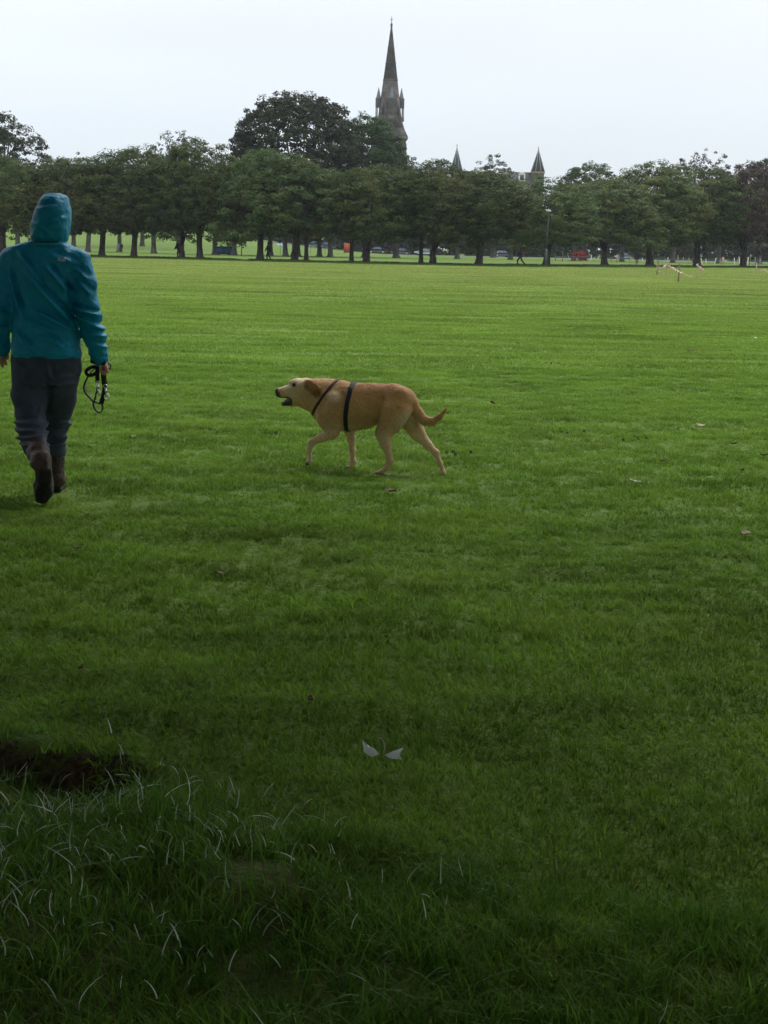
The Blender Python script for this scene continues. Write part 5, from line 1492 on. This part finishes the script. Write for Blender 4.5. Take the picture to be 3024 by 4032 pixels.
# right hand closed round the straps
f.chain([(TP(1092, 1945, .055), 36/SP), (TP(1120, 1985, .058), 40/SP), (TP(1138, 2040, .06), 40/SP)], .012, (1, .62, 1))
for i, (dy, ln) in enumerate(((.016, .92), (.040, 1.0), (.063, 1.0), (.086, .95))):
    k0 = TP(1150, 2040, dy)
    p1 = TP(1168, 2040 + 52*ln, dy); p2 = TP(1135, 2052 + 70*ln, dy); p3 = TP(1098, 2030 + 62*ln, dy + .002); p4 = TP(1090, 2040, dy + .002)
    f.chain([(k0, .0112), (p1, .0104), (p2, .0098), (p3, .0092), (p4, .0086)], .004)
f.chain([(TP(1102, 1975, .085), .015), (TP(1078, 2030, .105), .0115), (TP(1105, 2085, .108), .010), (TP(1128, 2098, .104), .0088)], .005)
# left hand hanging loose
f.chain([(TP(16, 1860, .045), 36/SP), (TP(10, 1905, .045), 44/SP), (TP(8, 1945, .042), 42/SP)], .012, (1, .7, 1))
for i, (u0, u1, u2, v2, dy) in enumerate(((-38, -62, -58, 2010, .03), (-12, -28, -18, 2040, .035), (16, 14, 30, 2045, .042), (40, 52, 66, 2020, .05))):
    f.chain([(TP(u0, 1940, dy), .0108), (TP(u1, 1985, dy - .004), .0100), (TP((u1+u2)/2, (1985+v2)/2, dy + .004), .0092), (TP(u2, v2, dy + .014), .0082)], .004)
f.chain([(TP(42, 1875, .05), .015), (TP(74, 1895, .045), .0115), (TP(82, 1925, .045), .0100), (TP(80, 1950, .048), .0088)], .005)
soft('body', f, M_SKIN, person, it=1)

# jacket
M_TEAL = mat('teal_shell', (0.002, 0.185, 0.300), (0.003, 0.240, 0.385), scale=7, rough=0.5, spec=0.22, bump=0.55, bscale=34, detail=6)
f = SDF((-.62, -.24, .72), (.50, .30, 1.80), 0.006)
f.stack(lev([(520, 668, 195, 215, .0), (500, 702, 262, 200, .0), (452, 742, 345, 200, .0), (468, 790, 395, 215, .0), (476, 850, 412, 235, 0), (476, 950, 385, 255, 0), (474, 1100, 355, 262, 0),
             (480, 1300, 345, 262, 0), (485, 1480, 348, 258, 0), (497, 1700, 372, 268, 0), (508, 1880, 388, 280, 0), (508, 1945, 388, 282, 0)]), .03)
f.chain([(TP(*p), r / SP) for p, r in zip(RARM, (118, 118, 118, 112, 90, 82))], .035)
f.chain([(TP(*p), r / SP) for p, r in zip(LARM, (118, 118, 118, 104, 86, 82))], .035)
f.stack(lev([(590, 158, 70, 110, .0), (591, 172, 112, 150, .0), (592, 195, 138, 190, .0), (592, 250, 160, 235, .0), (582, 330, 184, 262, .0), (567, 420, 200, 272, .0), (553, 520, 206, 270, .0), (540, 600, 204, 255, .0), (527, 660, 202, 240, 0), (520, 730, 200, 225, 0)]), .015)
# face opening of the hood and a soft drawn-in line at the neck
f.seg(TP(560, 330, .22), TP(545, 590, .22), 150/SP, 130/SP, (1, .9, 1), op='sub')
FOLDS = [(250, 800, 470, 1090, 26, .009), (380, 1060, 770, 1500, 28, .011), (560, 950, 770, 1210, 24, .009), (470, 1440, 760, 1600, 24, .009), (370, 1530, 640, 1650, 22, .007),
         (240, 1670, 420, 1850, 22, .006), (720, 1080, 780, 1380, 22, .003), (150, 1020, 240, 1400, 28, .007), (520, 1700, 720, 1800, 22, .005), (200, 1250, 330, 1560, 26, .005),
         (850, 1400, 1085, 1470, 22, .010), (880, 1500, 1120, 1620, 22, .010), (930, 1660, 1150, 1705, 20, .009), (960, 1760, 1150, 1830, 18, .007), (900, 1120, 1010, 1240, 24, .007), (860, 980, 980, 1080, 24, .005),
         (-60, 1400, 110, 1460, 22, .008), (-80, 1580, 90, 1620, 20, .008), (600, 820, 830, 900, 24, .004), (380, 470, 560, 560, 22, .004), (430, 330, 640, 300, 24, .003), (600, 480, 730, 420, 22, .004)]
def fold_fn(P):
    r = 0.0045 * vnoise(P[:, 0]*11, P[:, 1]*11, P[:, 2]*7, 21) + 0.0042 * vnoise(P[:, 0]*24, P[:, 1]*24, P[:, 2]*19, 22) + 0.002 * vnoise(P[:, 0]*48, P[:, 1]*48, P[:, 2]*40, 23)
    for u0, v0, u1, v1, w, a in FOLDS:
        A, B = TP(u0, v0), TP(u1, v1); w = w / SP
        d = np.array([B[0]-A[0], B[2]-A[2]]); L = np.hypot(*d); d /= L
        t = (P[:, 0]-A[0])*d[0] + (P[:, 2]-A[2])*d[1]
        s = -(P[:, 0]-A[0])*d[1] + (P[:, 2]-A[2])*d[0]
        e = smooth(-.25*L, .15*L, t) * smooth(1.25*L, .85*L, t)
        r = r + e * a * 2.4 * (0.8*np.exp(-((s - 1.3*w)/(1.1*w))**2) - np.exp(-(s/w)**2))
    # hem and cuffs drawn in, crease under the hood
    zz = TP(520, 668)[2]
    r = r + 0.011 * np.exp(-((P[:, 2] - zz + 0.06*(P[:, 0]+.02))/0.009)**2) * smooth(.2, .12, np.abs(P[:, 0] - TP(525, 668)[0]))
    zh = TP(508, 1925)[2]
    r = r + 0.005 * np.exp(-((P[:, 2] - zh)/0.006)**2)
    return r
f.displace(fold_fn, .05)
JF = f
jacket = soft('jacket', f, M_TEAL, person, it=1)
# hood seam, cuff tabs, hem channel, small pale emblem on the shoulder blade
def on_back(u, v, off=.003):
    """first point of the jacket met from the camera side"""
    x, z = TP(u, v)[[0, 2]]
    ys = np.linspace(-.3, .1, 400)
    sm = JF.sample(np.c_[np.full(400, x), ys, np.full(400, z)])
    k = np.argmax(sm < 0)
    return np.array([x, ys[k] - off, z])
M_TEALD = mat('teal_trim', (0.003, 0.062, 0.088), rough=0.5)
M_EMB = mat('emblem_thread', (0.62, 0.52, 0.54), rough=0.6)
def stitched(name, uv, w, t, m, parent, n=20):
    b = MB(); P = np.array([on_back(u, v) for u, v in spline(np.array(uv, float), n)])
    P[1:-1] = (P[:-2] + 2*P[1:-1] + P[2:]) / 4
    b.ribbon(P, (0, 0, 1), w, t); return b.build(name, m, parent)
stitched('neck_band', [(372, 664), (430, 678), (530, 688), (620, 686), (675, 676)], .010, .004, M_TEALD, jacket)
b = MB()
for k in range(3):      # lettering too small to read: three short lines beside a quarter dome of three arcs
    P = np.array([on_back(u, 858 + 13*k + (u-672)*.16, .004) for u in np.linspace(672, 712 + 2*k, 5)]); b.ribbon(P, (0, 0, 1), .0035, .001)
for r_ in (14, 26, 38):
    P = np.array([on_back(756 - r_*math.cos(a)*1.0, 900 - r_*math.sin(a), .004) for a in np.linspace(0, math.pi/2, 7)]); b.ribbon(P, (.5, 0, -.5), .0035, .001)
b.build('emblem', M_EMB, jacket)
for side, (p, q, r_) in (('r', (RARM[4], RARM[5], 84)), ('l', (LARM[4], LARM[5], 84))):
    g = SDF(TP(*q) - .08, TP(*q) + .08, .005); a_, c_ = TP(*p), TP(*q); d_ = (c_ - a_) / np.linalg.norm(c_ - a_)
    g.seg(c_ - d_*.004, c_ + d_*.006, r_/SP, r_/SP*.96); g.seg(c_ + d_*.03, c_ + d_*.06, .03, .03, op='sub')
    soft('cuff', g, M_TEALD, jacket)
# trousers
M_TROU = mat('dark_trousers', (0.036, 0.046, 0.068), (0.062, 0.074, 0.104), scale=9, rough=0.85, bump=0.3, bscale=60)
f = SDF((-.42, -.45, .08), (.36, .42, .92), 0.006)
f.stack(lev([(505, 1870, 345, 240, 0), (504, 1990, 358, 250, 0), (500, 2140, 358, 252, 0), (495, 2230, 340, 230, 0)]), .03)
f.chain([(TP(*p), r / SP) for p, r in zip(LLEG[:5], (192, 182, 158, 150, 122))] + [(TP(404, 2950, -.29), 108/SP)], .03)
f.chain([(TP(*p), r / SP) for p, r in zip(RLEG[:5], (185, 170, 138, 118, 98))] + [(TP(606, 3010, .15), 92/SP)], .03)
TFOLD = [(170, 2630, 420, 2600, 18, .009), (190, 2700, 470, 2680, 18, .010), (210, 2790, 480, 2740, 18, .009), (230, 2850, 490, 2820, 16, .007), (520, 2640, 750, 2690, 18, .008), (500, 2740, 730, 2700, 16, .008),
         (520, 2850, 700, 2830, 16, .006), (560, 2000, 600, 2150, 26, .010), (250, 2000, 420, 2110, 22, .005), (170, 2200, 330, 2260, 24, .005), (640, 2250, 820, 2200, 22, .005), (540, 2180, 480, 2560, 24, .008), (530, 2930, 700, 2910, 14, .006)]
def tfold(P):
    r = 0.006 * vnoise(P[:, 0]*10, P[:, 1]*10, P[:, 2]*14, 51) + 0.0022 * vnoise(P[:, 0]*24, P[:, 1]*24, P[:, 2]*40, 52)
    for u0, v0, u1, v1, w, a in TFOLD:
        A, B = TP(u0, v0), TP(u1, v1); w = w / SP
        d = np.array([B[0]-A[0], B[2]-A[2]]); L = np.hypot(*d); d /= L
        t = (P[:, 0]-A[0])*d[0] + (P[:, 2]-A[2])*d[1]; s = -(P[:, 0]-A[0])*d[1] + (P[:, 2]-A[2])*d[0]
        r = r + smooth(-.2*L, .15*L, t) * smooth(1.2*L, .85*L, t) * a * 1.6 * (0.8*np.exp(-((s - 1.3*w)/(1.1*w))**2) - np.exp(-(s/w)**2))
    return r
f.displace(tfold, .04)
soft('trousers', f, M_TROU, person, it=1)
# boots
M_BOOT = mat('brown_boot_leather', (0.028, 0.017, 0.012), (0.062, 0.038, 0.026), scale=12, rough=0.6, bump=0.4, bscale=50)
M_SOLE = mat('boot_sole', (0.012, 0.011, 0.010), (0.025, 0.022, 0.02), scale=20, rough=0.8, bump=0.5, bscale=60)
heel, ball_, toe = TP(505, 3165, -.47), TP(478, 3390, -.385), TP(458, 3490, YTOE - .02)
fd = (toe - heel) / np.linalg.norm(toe - heel); sn = np.cross(np.array([1., 0, 0]), fd); sn /= np.linalg.norm(sn)
if sn[1] > 0: sn = -sn                                                      # from the foot out through its sole
f = SDF((-.35, -.62, -.06), (.10, .02, .52), 0.0055)
f.chain([(TP(385, 2880, -.24), 118/SP), (TP(418, 2990, -.33), 112/SP), (TP(450, 3080, -.41), 108/SP), (heel - sn*.045, .056)], .02)
f.chain([(heel - sn*.030, .050), (ball_ - sn*.034, .054), (toe - sn*.026, .040)], .02, (.92, 1, 1))
f.displace(lambda P: 0.005 * vnoise(P[:, 0]*14, P[:, 1]*14, P[:, 2]*34, 61), .03)
boot = soft('boot', f, M_BOOT, person)
f = SDF((-.35, -.65, -.06), (.12, .02, .40), 0.005)
ex = np.array([1., 0, 0]); w_ = .030
for s in (-1, 0, 1):
    f.chain([(heel + ex*s*.020 + sn*.014 + fd*.0, .017), (heel + ex*s*.020 + sn*.014 + fd*.07, .016), (heel*.45 + ball_*.55 + ex*s*.017 + sn*.008, .014), (ball_ + ex*s*.030 + sn*.012, .017), (toe + ex*s*.020 + sn*.012 - fd*.005, .015)], .012)
for k in range(9):
    t = k / 8.; c = heel*(1-t) + toe*t + sn*.034
    if 0.32 < t < 0.5: continue
    f.seg(c - ex*.05, c + ex*.05, .0055, .0055, op='sub')
soft('sole', f, M_SOLE, boot)
h2 = TP(604, 3330, .13); gz = float(ground(217, 1925)[1]) - YP
f = SDF((-.12, -.10, -.08), (.26, .62, .48), 0.0055)
gb = np.array([TP(604, 3300, .13)[0], .13, 0.0])
f.chain([(TP(606, 2960, .15), 100/SP), (TP(606, 3080, .14), 92/SP), (np.array([gb[0], .13, .10]), .050)], .02)
f.chain([(gb + [0, 0, .07], .050), (gb + [-.012, .10, .065], .048), (gb + [-.03, .20, .05], .042)], .02, (1, 1, 1.05))
f.displace(lambda P: 0.004 * vnoise(P[:, 0]*14, P[:, 1]*14, P[:, 2]*34, 62), .03)
boot2 = soft('boot', f, M_BOOT, person)
f = SDF((-.12, -.10, -.08), (.26, .62, .2), 0.005)
for s in (-1, 1):
    f.chain([(gb + [s*.022, -.025, .018], .018), (gb + [s*.02-.006, .06, .018], .017), (gb + [s*.028-.016, .13, .018], .018), (gb + [s*.018-.033, .225, .02], .017)], .015)
soft('sole', f, M_SOLE, boot2)

# ------------------------------------------------------------------ the lead held in the right hand
LZ = 1659.0
def LP(u, v, dy=.062): return TP(u, v + LZ, dy)
M_LEAD = mat('lead_webbing', (0.008, 0.008, 0.010), (0.018, 0.018, 0.020), scale=50, rough=0.55, bump=.3, bscale=300)
M_CHROME = mat('chrome_clip', (0.80, 0.80, 0.78), rough=0.18, metal=1.0)
lead = empty('dog_lead', (PO + LP(1130, 420)), 0, 'black webbing dog lead with two chrome clips hanging from the person\'s hand', 'lead')
LO = LP(1130, 420)
def strap(pts, w=.020, wd=(1, .3, 0), n=26, name='strap', m=None, t=.0035):
    P = spline(np.array([LP(*p) for p in pts]), n) - LO
    b = MB(); b.ribbon(P, wd, w * 1.2, t * 1.5); return b.build(name, m or M_LEAD, lead)
strap([(1130, 330, .05), (1128, 420, .055), (1128, 500, .055), (1140, 600, .05)], .025)
strap([(1100, 330, .07), (1066, 400, .07), (1060, 480, .07), (1062, 570, .07)], .020)
strap([(1150, 360, .02), (1085, 350, .03), (1020, 345, .03), (990, 325, .045), (1020, 305, .06), (1080, 330, .07)], .020, (0, .2, 1))
strap([(1180, 360, .05), (1205, 375, .06), (1203, 410, .06), (1170, 420, .06)], .016, (0, 1, .3), 16)
strap([(1090, 390, .08), (1010, 400, .08), (950, 430, .08), (938, 462, .075), (965, 490, .07), (1020, 482, .07), (1062, 440, .07)], .016, (0, .4, 1))
strap([(1055, 400, .085), (1000, 450, .085), (962, 500, .085), (925, 575, .08), (916, 630, .08), (940, 690, .08), (1000, 755, .075), (1025, 790, .07)], .015, (.3, 1, .3), 30)
strap([(1062, 640, .07), (1048, 700, .07), (1030, 760, .07), (1018, 810, .07), (1045, 870, .07), (1085, 893, .07), (1115, 870, .07), (1117, 820, .07), (1108, 790, .068)], .017, (.2, 1, .2), 32)
strap([(1025, 775, .072), (1060, 785, .07), (1100, 795, .068), (1130, 750, .062), (1150, 700, .055)], .018, (0, 1, .4), 18)
strap([(1140, 600, .05), (1138, 660, .05), (1118, 740, .06), (1102, 800, .066)], .022)
for (u, v, dy, tl) in ((1064, 570, .064, -6), (1146, 610, .046, 10)):
    b = MB()
    a, c, e, g_ = (LP(u, v, dy) - LO, LP(u + tl*.4, v + 45, dy) - LO, LP(u + tl, v + 80, dy) - LO, LP(u + tl*1.3, v + 125, dy) - LO)
    ring = [a + np.array([.010*math.cos(t), 0, .010*math.sin(t)]) for t in np.linspace(0, 2*math.pi, 13)]; b.tube(ring, .0028, 6)
    b.tube([a - [0, 0, .010], c, e], [.006, .0085, .006], 8)
    hook = [e, e + [.012, 0, -.006], e + [.015, 0, -.022], e + [.006, 0, -.034], e + [-.008, 0, -.028], e + [-.009, 0, -.012], e + [0, 0, -.003]]
    b.tube(spline(hook, 18), .0038, 6)
    b.build('clip', M_CHROME, lead, True)

# ------------------------------------------------------------------ thin damp air over the whole park
b = MB(); b.box((-700, -60, -3.0), (700, 900, 84))
air = b.build('haze', None); air.data.materials.clear()
hm = bpy.data.materials.new('haze'); hm.use_nodes = True
hn, hl = hm.node_tree.nodes, hm.node_tree.links
hn.clear(); ho = hn.new('ShaderNodeOutputMaterial'); hv = hn.new('ShaderNodeVolumePrincipled')
hv.inputs['Color'].default_value = (0.86, 0.93, 1.0, 1); hv.inputs['Density'].default_value = HAZE; hv.inputs['Anisotropy'].default_value = 0.2
hl.new(hv.outputs[0], ho.inputs['Volume']); air.data.materials.append(hm)
tag(air, 'thin pale haze hanging over the far trees and church', 'haze', kind='stuff')

# ------------------------------------------------------------------ scraps and fallen leaves on the grass
def curled(name, px, py, L, W, rz, tilt, curl, m, label, cat, group, lift=.03, point=True):
    p = ground(px, py); z = float(H(p[0], p[1])) + lift
    nu, nv = 7, 5
    V = []
    for i in range(nu):
        u = i/(nu-1)*2-1
        hw = W/2 * ((1-u*u)**.6 + .06 if point else (.65+.35*(1-u*u)))
        for j in range(nv):
            v = j/(nv-1)*2-1
            V.append([u*L/2, v*hw, curl*(u*u*.5*L + v*v*.8*hw) + .004*math.sin(9*u+3*v)])
    V = np.array(V); n = len(V)
    T = V.copy(); T[:, 2] -= .0012
    V2 = np.concatenate([V, T])
    F = []
    for i in range(nu-1):
        for j in range(nv-1):
            a = i*nv+j; F.append([a, a+nv, a+nv+1, a+1]); F.append([n+a, n+a+1, n+a+nv+1, n+a+nv])
    rim = [(i*nv, (i+1)*nv) for i in range(nu-1)] + [((nu-1)*nv+j, (nu-1)*nv+j+1) for j in range(nv-1)] + [((i+1)*nv+nv-1, i*nv+nv-1) for i in range(nu-1)] + [(j+1, j) for j in range(nv-1)]
    F += [[b_, a_, n+a_, n+b_] for a_, b_ in rim]
    o = put(name, mesh_np(name, V2, np.array(F), m, True)); o.location = (p[0], p[1], z); o.rotation_euler = (tilt, tilt*.6, rz)
    return tag(o, label, cat, group)
M_SCRAP = mat('pale_scrap', (0.78, 0.82, 0.80), (0.90, 0.91, 0.88), scale=30, rough=0.6)
M_DEAD = mat('dead_leaf', (0.075, 0.035, 0.018), (0.17, 0.085, 0.045), scale=25, rough=0.7)
M_DEADP = mat('pale_dead_leaf', (0.26, 0.19, 0.14), (0.40, 0.31, 0.24), scale=25, rough=0.7)
M_SOIL = mat('soil', (0.03, 0.022, 0.014), (0.06, 0.045, 0.028), scale=40, rough=0.95, bump=.6, bscale=80)
def scrap(poly, tip, label):
    """creased leaf-like scrap standing half upright in the grass, outline poly folded along the line to its tip"""
    Y0 = float(ground(poly[0][0], max(q_[1] for q_ in poly) + 6)[1])
    P = np.array([at(x_, y_, Y0) for x_, y_ in poly]); c = P.mean(0)
    P[:, 1] += (P[:, 2] - c[2]) * .7
    mid = c + np.array([0, .012, .004])
    o0 = np.array([c[0], c[1], 0]); n_ = len(P)
    V = np.concatenate([P, [mid], P + [0, .0015, -.0012], [mid + [0, .0015, -.0012]]]) - o0
    F3 = []
    for i in range(n_):
        j = (i + 1) % n_
        F3 += [[i, n_, j], [n_+1+i, n_+1+j, 2*n_+1]]
    F4 = [[i, (i+1) % n_, n_+1+(i+1) % n_, n_+1+i] for i in range(n_)]
    o = put('torn_scrap', mesh_np('torn_scrap', V, [np.array(F4), np.array(F3)], M_SCRAP)); o.location = o0
    return tag(o, label, 'scrap', 'pale scraps in the near grass')
scrap([(1426, 2918), (1446, 2942), (1472, 2946), (1494, 2966), (1464, 2976), (1432, 2958)], 3, 'pale torn scrap lying in the near grass, left one of the two')
scrap([(1514, 2972), (1545, 2960), (1588, 2948), (1574, 2968), (1582, 2986), (1540, 2984)], 0, 'pale torn scrap lying in the near grass, right one of the two')
p = ground(1505, 2968)
b = MB(); q0 = np.array([p[0], p[1], float(H(p[0], p[1]))]); b.tube(spline([q0, q0 + [.006, .01, .04], q0 + [-.002, .02, .06], q0 + [-.014, .02, .062]], 10), np.linspace(.002, .001, 10), 5)
tag(b.build('dry_stalk', M_DEADP), 'thin curled dry stalk rising between the two pale scraps', 'stalk')
LEAVES = [(2718, 1392, .16, 0, 'brown dead leaf lying far out on the lawn right of the dog'), (1940, 1594, .13, 0, 'brown dead leaf right of the dog\'s tail tip'), (2760, 1682, .12, 1, 'pale dead leaf on the lawn towards the right edge'),
          (520, 1731, .09, 1, 'small pale pinkish leaf between the person and the dog'), (2935, 2128, .09, 1, 'pale leaf at the right edge in the darker grass'), (2612, 1830, .08, 0, 'small brown leaf right of the dog\'s hind foot'),
          (2922, 1870, .08, 0, 'dark brown leaf near the right edge beyond the pale one'), (3008, 1806, .09, 0, 'brown leaf cut by the right edge of the picture'), (2040, 1365, .12, 0, 'tiny brown leaf far out above the dog\'s tail'),
          (1540, 1952, .12, 0, 'brown leaf on the grass just below the dog'), (870, 2272, .07, 0, 'dark brown leaf in the shaded grass below the person'), (1224, 2792, .05, 0, 'small brown leaf above the pale scraps'),
          (302, 2182, .06, 0, 'reddish leaf on the shaded grass below the person\'s boots'), (320, 2660, .04, 0, 'tiny orange-brown leaf in the near grass at the left'), (2890, 1757, .09, 0, 'dark leaf on the lawn right of the brown ones')]
for i, (x_, y_, s, k, lab) in enumerate(LEAVES):
    curled('fallen_leaf', x_, y_, s*.72, s*.4, i*1.3, .2*math.sin(i*2.1), .35, (M_DEAD, M_DEADP)[k], lab, 'leaf', 'fallen leaves on the grass', .03)
curled('pale_twig', 2500, 1918, .10, .008, math.radians(-50), .1, .1, M_TAPEW, 'thin white twig lying on the lawn right of the dog', 'twig', None, .045)
curled('white_speck', 2974, 1342, .05, .04, 0, .2, .3, M_TAPEW, 'tiny white litter speck near the right edge of the lawn', 'litter', None, .05)
for i, (x_, y_, rx, ry, lab) in enumerate(((1800, 1785, .13, .05, 'dark muddy divot behind the dog\'s stretched hind foot'), (840, 1695, .10, .05, 'dark worn divot left of the dog\'s front feet'), (1085, 1702, .13, .05, 'dark worn divot in front of the dog'),
        (2225, 1698, .28, .10, 'bare earthy patch right of the dog'), (2490, 1726, .12, .06, 'small bare earthy patch far right of the dog'), (2170, 1430, .25, .14, 'dark coarse turf clump far right of the dog'))):
    p = ground(x_, y_); rg = np.random.default_rng(i + 40)
    b = MB()
    for k in range(6):
        a = rg.uniform(0, 6.28); r = math.sqrt(rg.uniform()); s = rg.uniform(.007, .013)
        c = np.array([p[0] + rx*r*math.cos(a), p[1] + 3*ry*r*math.sin(a), float(H(p[0], p[1])) + .012])
        b.lathe([(s*.9, c[2]-.02), (s, c[2]+.004), (s*.7, c[2]+s*.6), (s*.2, c[2]+s*.85)], 7, (c[0], c[1]), a)
    o = tag(b.build('soil_patch', M_SOIL, None, True), lab, 'soil patch', 'soil patches on the lawn')
